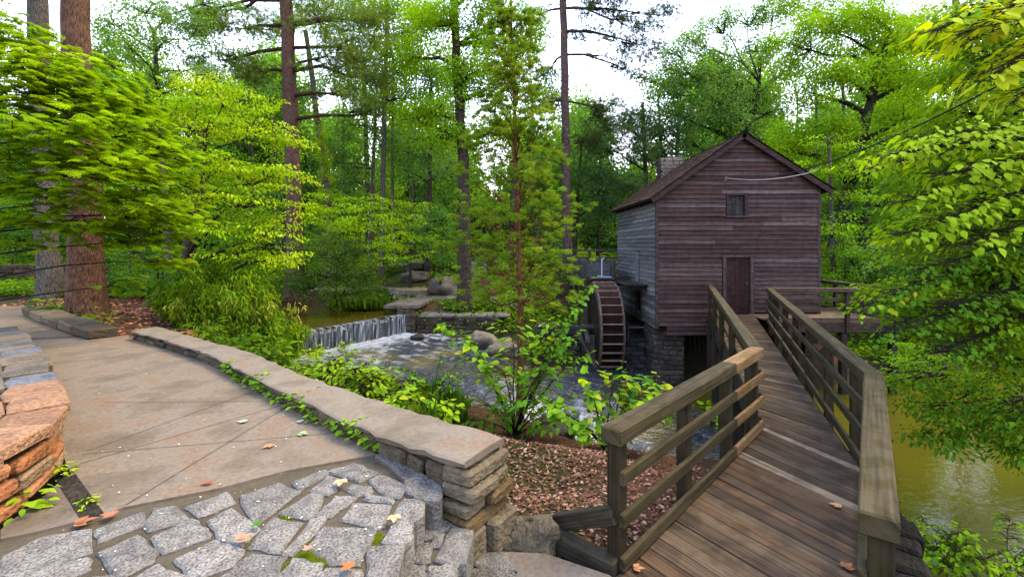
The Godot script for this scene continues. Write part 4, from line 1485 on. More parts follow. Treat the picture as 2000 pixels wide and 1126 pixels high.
func make_wire() -> void:
	var mb := MB.new()
	mb.col = Color(0.03, 0.03, 0.03)
	var a := V(6.64, 4.23, 14.18)
	var b := pd(2010, 135, 5.2)
	var pts := []
	var rad := []
	for k in 25:
		var u := k / 24.0
		var p := a.lerp(b, u)
		p.y -= 4.0 * 0.42 * u * (1.0 - u)
		pts.append(p)
		rad.append(0.012)
	mb.tube(pts, rad, 5)
	tag(obj("power_wire", mb, M.iron), "thin dark service wire sagging from the gable up through the trees", "wire")
	var tie := MB.new()
	tie.col = Color(0.5, 0.46, 0.44)
	pts = []
	rad = []
	for k in 12:
		var u := k / 11.0
		var p := V(6.66, 4.2, 14.2).lerp(V(9.0, 4.34, 13.6), u)
		p.y -= 0.55 * u * (1.0 - u)
		pts.append(p)
		rad.append(0.014)
	tie.tube(pts, rad, 5)
	tag(obj("messenger_cable", tie, M.iron), "pale twisted cable looping across the mill gable below the roof", "cable")


# ---------------------------------------------------------------- leaves, clusters of leaves, trees
var C := {}


# one leaf: base, folded along the midrib, drooping towards the tip
func leaf_at(mb: MB, p: Vector3, dir: Vector3, up: Vector3, l: float, w: float, droop := 0.25, fine := false) -> void:
	var side := dir.cross(up).normalized()
	var n := side.cross(dir).normalized()
	if not fine:
		var m := p + dir * l * 0.45 + n * l * 0.06
		var tip := p + dir * l - n * l * droop
		var a := mb.put(p, n, Vector2.ZERO)
		var b := mb.put(m + side * w * 0.5, (n - side * 0.3).normalized(), Vector2.ZERO)
		var d := mb.put(tip, (n + dir * droop).normalized(), Vector2.ZERO)
		var e := mb.put(m - side * w * 0.5, (n + side * 0.3).normalized(), Vector2.ZERO)
		mb.ix.append_array([a, d, b, a, e, d])
		return
	var rib := []
	var lf := []
	var rt := []
	var prof := [0.0, 0.78, 1.0, 0.66, 0.0]
	for k in 5:
		var u := k / 4.0
		var c := p + dir * l * (u - 0.06 * sin(u * PI)) - n * l * droop * u * u
		rib.append(mb.put(c - n * w * 0.08 * prof[k], (n + dir * droop * u).normalized(), Vector2.ZERO))
		if k > 0 and k < 4:
			lf.append(mb.put(c + side * w * 0.5 * prof[k] - dir * l * 0.05, (n - side * 0.25 + dir * droop * u).normalized(), Vector2.ZERO))
			rt.append(mb.put(c - side * w * 0.5 * prof[k] - dir * l * 0.05, (n + side * 0.25 + dir * droop * u).normalized(), Vector2.ZERO))
	mb.ix.append_array([rib[0], rib[1], lf[0], rib[1], lf[1], lf[0], rib[1], rib[2], lf[1], rib[2], lf[2], lf[1], rib[2], rib[3], lf[2], rib[3], rib[4], lf[2]])
	mb.ix.append_array([rib[0], rt[0], rib[1], rib[1], rt[0], rt[1], rib[1], rt[1], rib[2], rib[2], rt[1], rt[2], rib[2], rt[2], rib[3], rib[3], rt[2], rib[4]])


func sphere_dir() -> Vector3:
	var z := rf(-1, 1)
	var a := rf(0, TAU)
	var r := sqrt(1.0 - z * z)
	return Vector3(cos(a) * r, z, sin(a) * r)


func tint_leaf(mb: MB) -> void:
	var k := rf(0.62, 1.0)
	mb.col = Color(k * rf(0.85, 1.0), k, k * rf(0.6, 1.0))


func make_clusters() -> void:
	var leaf: Material = M.leaf
	for v in 2:
		var mb := MB.new()   # open clusters of ordinary broad leaves
		for k in 38:
			tint_leaf(mb)
			var p := sphere_dir() * pow(rng.randf(), 0.45) * 0.42
			p.y *= 0.75
			var dir := (p.normalized() + sphere_dir() * 0.8 + Vector3(0, -0.35, 0)).normalized()
			leaf_at(mb, p, dir, (Vector3.UP + sphere_dir() * 0.7).normalized(), rf(0.09, 0.15), rf(0.055, 0.085), rf(0.05, 0.4))
		C["broad%d" % v] = mb.mesh()
		mb = MB.new()   # level sprays, leaves side by side
		for k in 40:
			tint_leaf(mb)
			var a := rf(0, TAU)
			var r := sqrt(rng.randf()) * 0.46
			var p := Vector3(cos(a) * r, rf(-0.05, 0.05) - r * r * 0.35, sin(a) * r)
			var dir := (Vector3(cos(a), -0.35, sin(a)) + sphere_dir() * 0.55).normalized()
			leaf_at(mb, p, dir, (Vector3.UP + sphere_dir() * 0.35).normalized(), rf(0.08, 0.13), rf(0.045, 0.07), rf(0.1, 0.45))
		C["layer%d" % v] = mb.mesh()
		mb = MB.new()   # lacy sprays: small leaflets in rows along fine twigs that run out along +x
		for tw in 9:
			var y0 := rf(-0.03, 0.03)
			var fan := rf(-0.75, 0.75)
			var ln := rf(0.35, 0.62)
			for k in 11:
				var u := (k + 0.5) / 11.0
				var ax := Vector3(cos(fan), 0, sin(fan))
				var p := ax * u * ln + Vector3(-0.1, y0 - u * u * 0.12, 0)
				tint_leaf(mb)
				for s in [-1.0, 1.0]:
					var dir: Vector3 = (ax * 0.7 + ax.cross(Vector3.UP) * (s * 0.9) + Vector3(0, rf(-0.45, 0.15), 0)).normalized()
					leaf_at(mb, p, dir, (Vector3.UP + sphere_dir() * 0.4).normalized(), rf(0.06, 0.1), rf(0.022, 0.034), 0.2)
		C["lacy%d" % v] = mb.mesh()
		mb = MB.new()   # pine: brushes of long needles
		for tuft in 7:
			var c := sphere_dir() * rf(0.1, 0.34)
			c.y *= 0.6
			var ax := (c.normalized() + Vector3(0, 0.5, 0) + sphere_dir() * 0.4).normalized()
			for k in 17:
				tint_leaf(mb)
				var dir := (ax * 0.55 + sphere_dir()).normalized()
				var s := dir.cross(sphere_dir()).normalized() * 0.0075
				var n := dir.cross(s).normalized()
				var l := rf(0.13, 0.21)
				var a := mb.put(c + s, n, Vector2.ZERO)
				var b := mb.put(c - s, n, Vector2.ZERO)
				var d := mb.put(c + dir * l, n, Vector2.ZERO)
				mb.ix.append_array([a, d, b])
		C["pine%d" % v] = mb.mesh()
		mb = MB.new()   # cedar: feathery scale sprays hanging from a branchlet along +x
		for tw in 8:
			var ax := Vector3(1, rf(-0.3, 0.5), rf(-0.8, 0.8)).normalized()
			var ln := rf(0.2, 0.42)
			for k in 10:
				tint_leaf(mb)
				var p := ax * ln * k / 10.0
				for s in 3:
					var dir := (ax * 0.8 + sphere_dir() * 0.8).normalized()
					leaf_at(mb, p, dir, sphere_dir(), rf(0.05, 0.11), rf(0.011, 0.018), 0.15)
		C["cedar%d" % v] = mb.mesh()
		mb = MB.new()   # bamboo: long lances fanned at the ends of thin canes
		for k in 34:
			tint_leaf(mb)
			var p := sphere_dir() * rf(0.05, 0.3)
			var dir := (Vector3(p.x, -0.25, p.z) * 2.5 + sphere_dir() * 0.6).normalized()
			leaf_at(mb, p, dir, (Vector3.UP + sphere_dir() * 0.4).normalized(), rf(0.14, 0.24), rf(0.02, 0.032), rf(0.2, 0.6))
		C["bamboo%d" % v] = mb.mesh()
		mb = MB.new()   # low herbs and seedlings
		for k in 22:
			tint_leaf(mb)
			var a := rf(0, TAU)
			var r := sqrt(rng.randf()) * 0.22
			leaf_at(mb, Vector3(cos(a) * r, rf(0.02, 0.2), sin(a) * r), Vector3(cos(a), rf(-0.3, 0.5), sin(a)).normalized(), Vector3.UP, rf(0.06, 0.11), rf(0.03, 0.055), 0.3)
		C["herb%d" % v] = mb.mesh()
		mb = MB.new()   # grass
		for k in 26:
			tint_leaf(mb)
			var a := rf(0, TAU)
			var r := sqrt(rng.randf()) * 0.12
			leaf_at(mb, Vector3(cos(a) * r, 0, sin(a) * r), Vector3(cos(a) * rf(0.2, 0.9), 1, sin(a) * rf(0.2, 0.9)).normalized(), Vector3(cos(a), 0.2, sin(a)), rf(0.16, 0.34), rf(0.008, 0.014), rf(0.2, 0.5))
		C["grass%d" % v] = mb.mesh()
		mb = MB.new()   # a spray of large leaves
		for k in 13:
			tint_leaf(mb)
			var a := k * 2.4 + rf(-0.3, 0.3)
			var p := Vector3(cos(a) * rf(0.04, 0.3), rf(-0.1, 0.1), sin(a) * rf(0.04, 0.3))
			leaf_at(mb, p, (Vector3(cos(a), rf(-0.8, 0.0), sin(a))).normalized(), (Vector3.UP + sphere_dir() * 0.35).normalized(), rf(0.13, 0.21), rf(0.08, 0.12), rf(0.1, 0.4), true)
		C["big%d" % v] = mb.mesh()
		mb = MB.new()   # a dry curled leaf
		mb.col = Color(1, 1, 1)
		leaf_at(mb, Vector3(-0.05, 0.012, 0), Vector3.RIGHT, Vector3.UP, 0.1, 0.06, -0.12 + 0.3 * v, true)
		C["dry%d" % v] = mb.mesh()
	for key in C:
		(C[key] as ArrayMesh).surface_set_material(0, M.dry if key.begins_with("dry") else leaf)
	for v in 4:   # single leaves that become parts, four shapes in six tones
		for t in 6:
			var mb := MB.new()
			mb.col = LEAF_TONES[t]
			var s: float = [1.0, 0.85, 1.15, 0.95][v]
			leaf_at(mb, Vector3.ZERO, Vector3.RIGHT, Vector3.UP, s, [0.72, 0.6, 0.66, 0.5][v] * s, [0.15, 0.3, 0.45, 0.25][v], true)
			var m := mb.mesh()
			m.surface_set_material(0, leaf)
			C["leaf%d%d" % [v, t]] = m


const LEAF_TONES := [Color(0.09, 0.2, 0.014), Color(0.15, 0.29, 0.016), Color(0.23, 0.36, 0.014), Color(0.34, 0.39, 0.014), Color(0.05, 0.14, 0.03), Color(0.45, 0.38, 0.014)]


# copies of a cluster as one part (or one object) that nobody could count
func scatter(called: String, key: String, xf: Array, cols: Array, parent: Node3D = null) -> MultiMeshInstance3D:
	var holder: MultiMeshInstance3D = null
	var mm := MultiMesh.new()
	mm.transform_format = MultiMesh.TRANSFORM_3D
	mm.use_colors = true
	mm.mesh = C[key]
	mm.instance_count = xf.size()
	for k in xf.size():
		mm.set_instance_transform(k, xf[k])
		mm.set_instance_color(k, cols[k])
	holder = MultiMeshInstance3D.new()
	holder.multimesh = mm
	holder.set_meta("kind", "stuff")
	if parent:
		holder.name = piece_name(parent, called)
		holder.position = -parent.position
		parent.add_child(holder, true)
	else:
		holder.name = numbered(called)
		add_child(holder)
	return holder


func pick(pal: Array) -> Color:
	var a: Color = pal[rng.randi() % pal.size()]
	var b: Color = pal[rng.randi() % pal.size()]
	return shade(a.lerp(b, rng.randf()), rf(0.7, 1.2))


# blob: [px, py, d, rx, ry] of a mass of foliage; kind: the cluster; returns transforms
func mass(center: Vector3, rx: float, ry: float, rz: float, o: Dictionary, xf: Array, cols: Array, twigs: MB, from: Vector3) -> void:
	var sc: float = o.get("scale", 1.0)
	var flat: float = o.get("flat", 0.7)
	var clumps: int = o.get("clumps", 9)
	var cr := 0.42 * sc
	var n: int = int(o.get("dens", 2.6) * 2.3 * rx * ry / (cr * cr)) + 3
	var per := maxi(1, n / clumps)
	var rc: float = o.get("rc", 0.42) * pow(9.0 / clumps, 0.33)
	for c in clumps:
		var u := sphere_dir() * pow(rng.randf(), 0.42)
		var cc := center + Vector3(u.x * rx, u.y * ry, u.z * rz)
		if twigs and rng.randf() < o.get("twig", 0.6):
			var md := from.lerp(cc, 0.55) + Vector3(rf(-0.1, 0.1), rf(-0.05, 0.2), rf(-0.1, 0.1)) * rx
			var tr: float = o.get("twig_r", 0.018)
			twigs.tube([from, md, cc], [tr * 1.6, tr, tr * 0.4], 4, 0.0, null, false)
		var out := cc - from
		var pc := pick(o.pal)
		for k in per:
			var g: Vector3 = Vector3(rng.randfn(), rng.randfn() * flat, rng.randfn()) * rc * Vector3(rx, minf(ry, rx), rz).length() * 0.4
			var p := cc + g
			var s := sc * rf(0.7, 1.25)
			var b := Basis()
			match o.get("orient", "any"):
				"flat":
					b = Basis(Vector3.UP, rf(0, TAU)) * Basis(Vector3.RIGHT, rf(-0.35, 0.35))
				"level":
					b = Basis(Vector3.UP, atan2(-(p.z - from.z), p.x - from.x) + rf(-0.9, 0.9)) * Basis(Vector3.FORWARD, rf(-0.12, 0.22)) * Basis(Vector3.RIGHT, rf(-0.3, 0.3))
				"out":
					var yaw := atan2(-(p.z - from.z), p.x - from.x) + rf(-0.6, 0.6)
					b = Basis(Vector3.UP, yaw) * Basis(Vector3.FORWARD, rf(0.0, 0.5)) * Basis(Vector3.RIGHT, rf(-0.4, 0.4))
				_:
					b = Basis(Vector3.UP, rf(0, TAU)) * Basis(Vector3.RIGHT, rf(-0.6, 0.6))
			xf.append(Transform3D(b.scaled(Vector3.ONE * s), p))
			cols.append(shade(pc.lerp(pick(o.pal), 0.35), rf(0.85, 1.15)))


# trunk: [[px, py, d], ...] from the foot up; blobs: [px, py, d, rx, ry] in the same survey
func tree(called: String, label: String, category: String, trunk: Array, r0: float, r1: float, bark: Color, blobs: Array, o: Dictionary) -> Node3D:
	var tp := []
	for q in trunk:
		tp.append(pd(q[0], q[1], q[2]))
	return tree_at(called, label, category, tp, r0, r1, bark, blobs, o)


func tree_at(called: String, label: String, category: String, tp: Array, r0: float, r1: float, bark: Color, blobs: Array, o: Dictionary) -> Node3D:
	var t := thing(called, label, category, tp[0], o.get("group", ""))
	var fine := []
	var rad := []
	var n := maxi(6, tp.size() * 3)
	var total := length_of(tp)
	for k in n + 1:
		var q: Vector3 = along(tp, total * k / n)[0]
		if k > 0 and k < n:
			q += Vector3(rf(-1, 1), 0, rf(-1, 1)) * r0 * 0.12
		if k == 0:
			q.y -= 0.4
		fine.append(q)
		var u := float(k) / n
		rad.append(lerpf(r0, r1, pow(u, 0.8)) * (1.35 if k == 0 else (1.08 if k == 1 and n > 8 else 1.0)))
	var mb := MB.new()
	mb.col = bark
	mb.tube(fine, rad, 12 if r0 > 0.15 else 7, 0.06, rng)
	obj("trunk", mb, M.bark, t)
	if blobs.is_empty():
		return t
	var limbs := MB.new()
	limbs.col = shade(bark, o.get("limb_shade", 0.6))
	var xf := []
	var cols := []
	for q in blobs:
		var c := pd(q[0], q[1], q[2])
		var rx: float = q[3] * q[2] / F
		var ry: float = q[4] * q[2] / F
		# the limb leaves the trunk below the mass
		var best: Vector3 = fine[-1]
		var bs := 1e9
		var br := r1
		for k in fine.size():
			var f: Vector3 = fine[k]
			var s := absf(c.y - f.y - c.distance_to(f) * o.get("rise", 0.35)) + 0.3 * f.distance_to(c)
			if s < bs:
				bs = s
				best = f
				br = rad[k]
		if o.get("limbs", true):
			var lr: float = minf(br * 0.45, o.get("limb_r", 0.07))
			var m1 := best.lerp(c, 0.35) + Vector3(rf(-0.08, 0.08), rf(0.0, 0.08), rf(-0.08, 0.08)) * best.distance_to(c)
			var m2 := best.lerp(c, 0.7) + Vector3(rf(-0.06, 0.06), rf(-0.02, 0.06), rf(-0.06, 0.06)) * best.distance_to(c)
			limbs.tube([best, m1, m2, c], [lr * 1.3, lr, lr * 0.7, lr * 0.3], 6, 0.1, rng, false)
		mass(c, rx, ry, rx * o.get("deep", 0.85), o, xf, cols, limbs, c.lerp(best, o.get("hub", 0.15)))
	if limbs.v.size():
		tag(obj("branches", limbs, M.bark, t), "", "", "", "stuff")
	scatter("crown", o.kind + str(rng.randi() % 2), xf, cols, t)
	return t


# a plant whose leaves are large enough to tell apart: up to 300 of them are parts, the rest one mass
func leaf_plant(called: String, label: String, category: String, foot: Vector3, stems: Array, o: Dictionary) -> Node3D:
	var t := thing(called, label, category, foot, o.get("group", ""))
	var spots := []
	var ln: float = o.get("len", 0.15)
	var tones: Array = o.get("tones", [0, 1, 1, 2])
	for s in stems:
		var mb := MB.new()
		mb.col = o.get("bark", Color(0.09, 0.06, 0.035))
		var a: Vector3 = s[0]
		var b: Vector3 = s[1]
		var pts := []
		var rr := []
		var arch: float = s[3] if s.size() > 3 else 0.12
		for k in 7:
			var u := k / 6.0
			pts.append(a.lerp(b, u) + Vector3(rf(-0.02, 0.02), sin(u * PI) * arch * a.distance_to(b), rf(-0.02, 0.02)))
			rr.append(lerpf(o.get("stem_r", 0.014), 0.003, u))
		mb.tube(pts, rr, 5, 0.0, null, false)
		var twig_n: int = s[2]
		for k in twig_n:
			var u := pow(rng.randf(), o.get("tipward", 0.6))
			u = lerpf(o.get("bare", 0.25), 1.0, u)
			var p: Vector3 = along(pts, length_of(pts) * u)[0]
			var dir: Vector3 = along(pts, length_of(pts) * u)[1]
			var side := (dir.cross(Vector3.UP).normalized() * (1.0 if rng.randf() < 0.5 else -1.0) + dir * rf(0.0, 0.9) + Vector3(0, rf(-0.35, 0.4), 0)).normalized()
			var reach: float = o.get("reach", 0.25) * rf(0.1, 1.0)
			var q := p + side * reach + sphere_dir() * 0.03
			if reach > ln * 0.6:
				mb.tube([p, q], [0.004, 0.0025], 3, 0.0, null, false)
			spots.append([q, (side + Vector3(0, -0.35, 0) + sphere_dir() * 0.4).normalized()])
		obj("stem", mb, M.bark, t)
	var xf := []
	var cols := []
	for k in spots.size():
		var dir: Vector3 = spots[k][1]
		var up: Vector3 = (Vector3.UP + sphere_dir() * o.get("tumble", 0.4)).normalized()
		var z: Vector3 = dir.cross(up).normalized()
		var y: Vector3 = z.cross(dir).normalized()
		var b: Basis = Basis(dir, y, z).scaled(Vector3.ONE * ln * rf(0.65, 1.2))
		if k < 290:
			var m := MeshInstance3D.new()
			m.mesh = C["leaf%d%d" % [rng.randi() % 4, tones[rng.randi() % tones.size()]]]
			m.name = piece_name(t, "leaf")
			m.transform = Transform3D(b, (spots[k][0] as Vector3) - foot)
			t.add_child(m, true)
		else:
			xf.append(Transform3D(b, spots[k][0]))
			cols.append(Color.WHITE)
	if xf.size():
		scatter("foliage", "leaf%d%d" % [rng.randi() % 3, tones[1]], xf, cols, t)
	return t


# ---------------------------------------------------------------- the woodland
func make_trees() -> void:
	var bright := [Color(0.227, 0.383, 0.012), Color(0.319, 0.449, 0.0144), Color(0.166, 0.304, 0.012)]
	var mid := [Color(0.168, 0.329, 0.0269), Color(0.225, 0.412, 0.0269), Color(0.13, 0.247, 0.0299)]
	var deep := [Color(0.0546, 0.149, 0.0281), Color(0.115, 0.206, 0.0312), Color(0.0437, 0.117, 0.025)]
	var bluish := [Color(0.129, 0.243, 0.078), Color(0.163, 0.3, 0.091), Color(0.0962, 0.186, 0.0585)]
	var bluish2 := [Color(0.213, 0.343, 0.091), Color(0.263, 0.4, 0.104), Color(0.163, 0.257, 0.078)]
	var piney := [Color(0.15, 0.211, 0.048), Color(0.197, 0.251, 0.054), Color(0.112, 0.158, 0.042)]
	var lime := [Color(0.304, 0.436, 0.012), Color(0.427, 0.488, 0.0144), Color(0.211, 0.37, 0.012)]
	var red_bark := Color(0.26, 0.135, 0.085)
	var grey_bark := Color(0.2, 0.175, 0.145)
	var dark_bark := Color(0.11, 0.085, 0.065)
	# --- the left
	tree("pine_tree", "massive reddish pine trunk rising behind the low kerb wall at the left", "tree", [[174, 622, 11], [168, 420, 11], [158, 200, 11], [146, 0, 11], [138, -160, 11]], 0.37, 0.24, red_bark, [[60, -150, 11, 160, 60], [230, -140, 11.5, 150, 60]], {"kind": "pine", "pal": piney, "dens": 1.6})
	tree("oak_tree", "tall grey trunk standing behind the reddish pine at the far left", "tree", [[97, 586, 14.6], [88, 400, 14.6], [78, 200, 14.6], [70, 0, 14.6], [64, -140, 14.6]], 0.31, 0.24, grey_bark, [[40, -120, 14.6, 120, 60], [-40, 60, 15, 70, 60]], {"kind": "broad", "pal": mid, "dens": 2.0})
	tree("lace_maple", "bright yellow green tree with lacy level sprays filling the upper left", "tree", [[-60, 640, 8.2], [-70, 420, 8.2], [-50, 250, 8.4], [-20, 120, 8.6]], 0.16, 0.06, dark_bark,
		[[40, 90, 8.6, 95, 48], [130, 140, 8.4, 110, 45], [30, 190, 8, 110, 45], [210, 200, 8.8, 90, 42], [120, 235, 8.0, 110, 40], [270, 265, 9, 80, 36], [30, 300, 7.8, 110, 38], [180, 310, 8.4, 110, 36], [300, 340, 9, 80, 30], [90, 370, 8, 110, 34], [230, 390, 8.6, 100, 30], [330, 420, 9.2, 70, 26], [20, 425, 7.8, 80, 28], [150, 435, 8.2, 100, 24], [270, 470, 9, 80, 22], [330, 510, 9.4, 50, 18], [60, 470, 8.0, 70, 16], [250, 555, 9.4, 34, 24], [215, 445, 9, 60, 20], [150, 260, 7.6, 80, 34], [160, 340, 7.6, 80, 30], [90, 150, 7.8, 80, 36], [150, 180, 8.2, 60, 34], [240, 320, 8, 70, 30], [350, 300, 9, 60, 28], [40, 250, 7.2, 80, 34], [300, 420, 8.6, 60, 22]],
		{"kind": "lacy", "pal": [Color(0.3, 0.44, 0.006), Color(0.38, 0.48, 0.008), Color(0.2, 0.34, 0.006)], "dens": 6.0, "orient": "level", "flat": 0.3, "clumps": 20, "scale": 0.45, "rise": 0.1, "limb_r": 0.016, "twig_r": 0.006, "rc": 0.5})
	tree("dogwood_tree", "slender dogwood with layered lime leaves leaning over the bamboo", "tree", [[350, 600, 13.2], [362, 520, 13.2], [378, 440, 13.1], [392, 370, 13], [400, 300, 13]], 0.13, 0.05, Color(0.17, 0.11, 0.07),
		[[330, 210, 13.4, 90, 34], [440, 190, 13, 90, 30], [400, 250, 12.6, 100, 30], [500, 260, 12.8, 80, 28], [330, 300, 12.8, 80, 28], [450, 320, 12.4, 100, 28], [540, 340, 12.6, 56, 26], [400, 375, 12.2, 90, 26], [500, 395, 12.2, 80, 26], [440, 440, 12, 80, 22], [530, 450, 12, 56, 24], [480, 490, 12, 60, 18], [548, 505, 12, 34, 20], [320, 400, 13.4, 60, 26], [380, 165, 14, 70, 24]],
		{"kind": "layer", "pal": lime, "dens": 3.4, "orient": "flat", "flat": 0.35, "clumps": 10, "scale": 0.85, "limb_r": 0.05, "twig_r": 0.012})
	# --- the tall pines of the middle
	var p := tree("pine_tree", "tall straight red barked pine with gnarled limbs, left of the waterfall", "tree", [[577, 560, 20], [573, 400, 20], [567, 200, 20], [559, 0, 20], [553, -140, 20]], 0.34, 0.25, Color(0.24, 0.13, 0.095),
		[[650, 40, 19.5, 70, 26], [700, 90, 19, 70, 30], [640, 110, 19, 60, 22], [725, 150, 19, 56, 34], [680, 185, 18.6, 50, 22], [735, 215, 18.6, 34, 22], [480, 60, 20.5, 70, 28], [430, 120, 20.5, 60, 28], [500, 140, 20, 40, 24], [440, 20, 21, 70, 24], [600, -10, 20, 80, 22], [740, 40, 20, 50, 26], [370, 30, 21, 60, 30]],
		{"kind": "pine", "pal": piney, "dens": 7.5, "scale": 1.05, "clumps": 10, "rise": -0.05, "limb_r": 0.075, "hub": 0.3, "twig": 0.8, "limb_shade": 0.5})
	tree("vine_clad_tree", "leaning grey trunk wrapped in climbing ivy right of the tall red pine", "tree", [[640, 560, 24], [640, 380, 24], [622, 250, 24], [606, 130, 24], [596, 60, 24]], 0.22, 0.12, grey_bark,
		[[628, 270, 23.8, 9, 50], [634, 340, 23.8, 12, 45], [640, 395, 23.8, 22, 30], [616, 210, 23.8, 7, 40], [570, 40, 24, 60, 40], [660, 20, 25, 60, 34]], {"kind": "broad", "pal": lime, "dens": 3.2, "scale": 0.6, "limbs": false, "twig": 0.0})
	tree("pine_tree", "slim dark pine far back between the ivy trunk and the cedar", "tree", [[722, 480, 31], [717, 330, 31], [712, 190, 31], [708, 120, 31]], 0.22, 0.12, dark_bark, [[690, 170, 31, 50, 30], [740, 210, 31, 44, 26], [700, 250, 31, 36, 20], [720, 120, 31, 40, 26]], {"kind": "pine", "pal": piney, "dens": 1.8, "scale": 1.3, "rise": 0.0})
	tree("birch_tree", "slender pale trunk in the middle distance behind the round shrubs", "tree", [[770, 560, 27], [767, 400, 27], [766, 250, 27], [768, 120, 27]], 0.13, 0.07, Color(0.3, 0.26, 0.2), [[770, 60, 27, 60, 50], [740, 120, 27, 40, 30], [790, 160, 27, 36, 30], [760, 200, 27, 40, 24]], {"kind": "broad", "pal": bright, "dens": 1.7, "scale": 1.1})
	tree("sweetgum_tree", "dark forked tree with fresh green leaves behind the cedar, beside the ledge", "tree", [[906, 612, 18.4], [908, 450, 18.4], [904, 300, 18.4], [893, 170, 18.4], [889, 60, 18.4], [886, -60, 18.4]], 0.31, 0.13, Color(0.12, 0.09, 0.065),
		[[880, 50, 18, 70, 40], [950, 60, 18.4, 70, 46], [830, 40, 19, 50, 30], [900, 130, 17.6, 60, 34], [1000, 120, 18.6, 44, 40], [960, 170, 18, 56, 36], [840, 215, 18, 60, 26], [800, 225, 18.4, 40, 24], [860, 270, 18, 50, 20], [960, 260, 18.4, 50, 36], [1030, 60, 19, 36, 44], [930, -20, 18, 90, 30], [800, 110, 19, 40, 26]],
		{"kind": "broad", "pal": bright, "dens": 5.0, "clumps": 14, "limb_r": 0.1, "scale": 0.95})
	# red cedar: many short limbs along a straight thin stem
	var cb := []
	for k in 66:
		var u := k / 65.0
		var y := lerpf(600, 20, u)
		var wd: float = lerpf(170, 40, pow(u, 0.85)) * rf(0.72, 1.08)
		var s := [1.0, -1.0, 0.25, -0.35][k % 4] as float
		if s > 0.5 and y > 440.0:
			wd *= 0.78
		cb.append([1010 + s * wd * 0.66 - u * 8, y - wd * 0.12, 9.0 + rf(-1.0, 1.0), wd * 0.5, 26 - 6 * u])
	tree("cedar_tree", "tall sparse red cedar with a thin orange brown stem by the pool", "tree", [[1016, 810, 9], [1017, 650, 9], [1012, 450, 9], [1006, 250, 9], [1000, 80, 9], [997, -80, 9]], 0.075, 0.02, Color(0.3, 0.13, 0.055), cb,
		{"kind": "cedar", "pal": [Color(0.18, 0.3, 0.024), Color(0.23, 0.34, 0.03), Color(0.14, 0.25, 0.024), Color(0.27, 0.3, 0.03)], "dens": 2.3, "orient": "out", "clumps": 13, "scale": 0.5, "rise": 0.55, "limb_r": 0.009, "twig_r": 0.004, "hub": 0.6, "flat": 0.8, "limb_shade": 0.9})
	tree("pine_tree", "thin bare pine trunk against the white sky left of the mill", "tree", [[1108, 560, 25], [1106, 380, 25], [1104, 200, 25], [1099, 0, 25], [1096, -120, 25]], 0.26, 0.18, Color(0.21, 0.13, 0.12),
		[[1180, 20, 25, 60, 20], [1240, 40, 25, 50, 24], [1220, -10, 25, 60, 26], [1060, 200, 26, 26, 20], [1070, 140, 26, 24, 14], [1150, 270, 25, 30, 18], [1170, 110, 25, 30, 8], [1040, 30, 26, 40, 18], [1120, -30, 25, 60, 18], [1180, 215, 25, 36, 22], [1260, 90, 25, 40, 24], [1210, 80, 25, 40, 20], [1150, 60, 25, 30, 16], [1290, 30, 25, 36, 26], [1230, 140, 25, 34, 18]], {"kind": "pine", "pal": [Color(0.06, 0.08, 0.035), Color(0.075, 0.09, 0.035)], "dens": 6.0, "rise": -0.1, "limb_r": 0.06, "twig": 0.8, "hub": 0.3})
	tree("pine_tree", "soft blue green pine directly behind the mill chimney", "tree", [[1262, 520, 27], [1262, 380, 27], [1258, 250, 27], [1255, 200, 27]], 0.2, 0.08, dark_bark,
		[[1200, 240, 26, 50, 26], [1250, 225, 27, 50, 24], [1290, 260, 26.5, 50, 26], [1180, 290, 26, 56, 26], [1240, 295, 26, 56, 26], [1300, 300, 27, 40, 20], [1170, 345, 26, 46, 24], [1220, 355, 25.5, 56, 22], [1180, 400, 26, 40, 26], [1250, 260, 26, 40, 24], [1190, 200, 27, 40, 18]], {"kind": "pine", "pal": [Color(0.0868, 0.143, 0.06), Color(0.112, 0.176, 0.065), Color(0.045, 0.1, 0.05)], "dens": 6.5, "scale": 1.15, "clumps": 12})
	tree("oak_tree", "spreading oak with dark crooked limbs above the mill roof", "tree", [[1420, 480, 28], [1428, 370, 28], [1448, 280, 28], [1478, 205, 28], [1484, 160, 28]], 0.3, 0.1, Color(0.07, 0.055, 0.045),
		[[1300, 180, 28, 50, 28], [1345, 150, 27.5, 46, 26], [1380, 200, 27, 56, 28], [1330, 230, 27, 60, 24], [1440, 140, 27, 50, 30], [1480, 90, 28, 50, 34], [1400, 110, 28, 34, 24], [1520, 150, 27, 40, 30], [1290, 130, 29, 30, 20], [1420, 240, 26.6, 56, 22], [1350, 280, 27, 50, 22], [1500, 220, 27, 44, 26], [1250, 150, 28, 26, 16], [1510, 40, 29, 44, 30], [1360, 80, 29, 24, 26], [1290, 215, 28, 40, 22], [1340, 70, 28, 40, 24], [1400, 50, 28.5, 40, 28], [1310, 110, 28, 36, 22], [1460, 30, 28.5, 44, 28], [1430, 180, 27, 50, 26], [1380, 150, 27.5, 46, 26]],
		{"kind": "broad", "pal": bluish2, "dens": 3.2, "clumps": 10, "scale": 1.1, "limb_r": 0.14, "twig_r": 0.03, "limb_shade": 0.8})
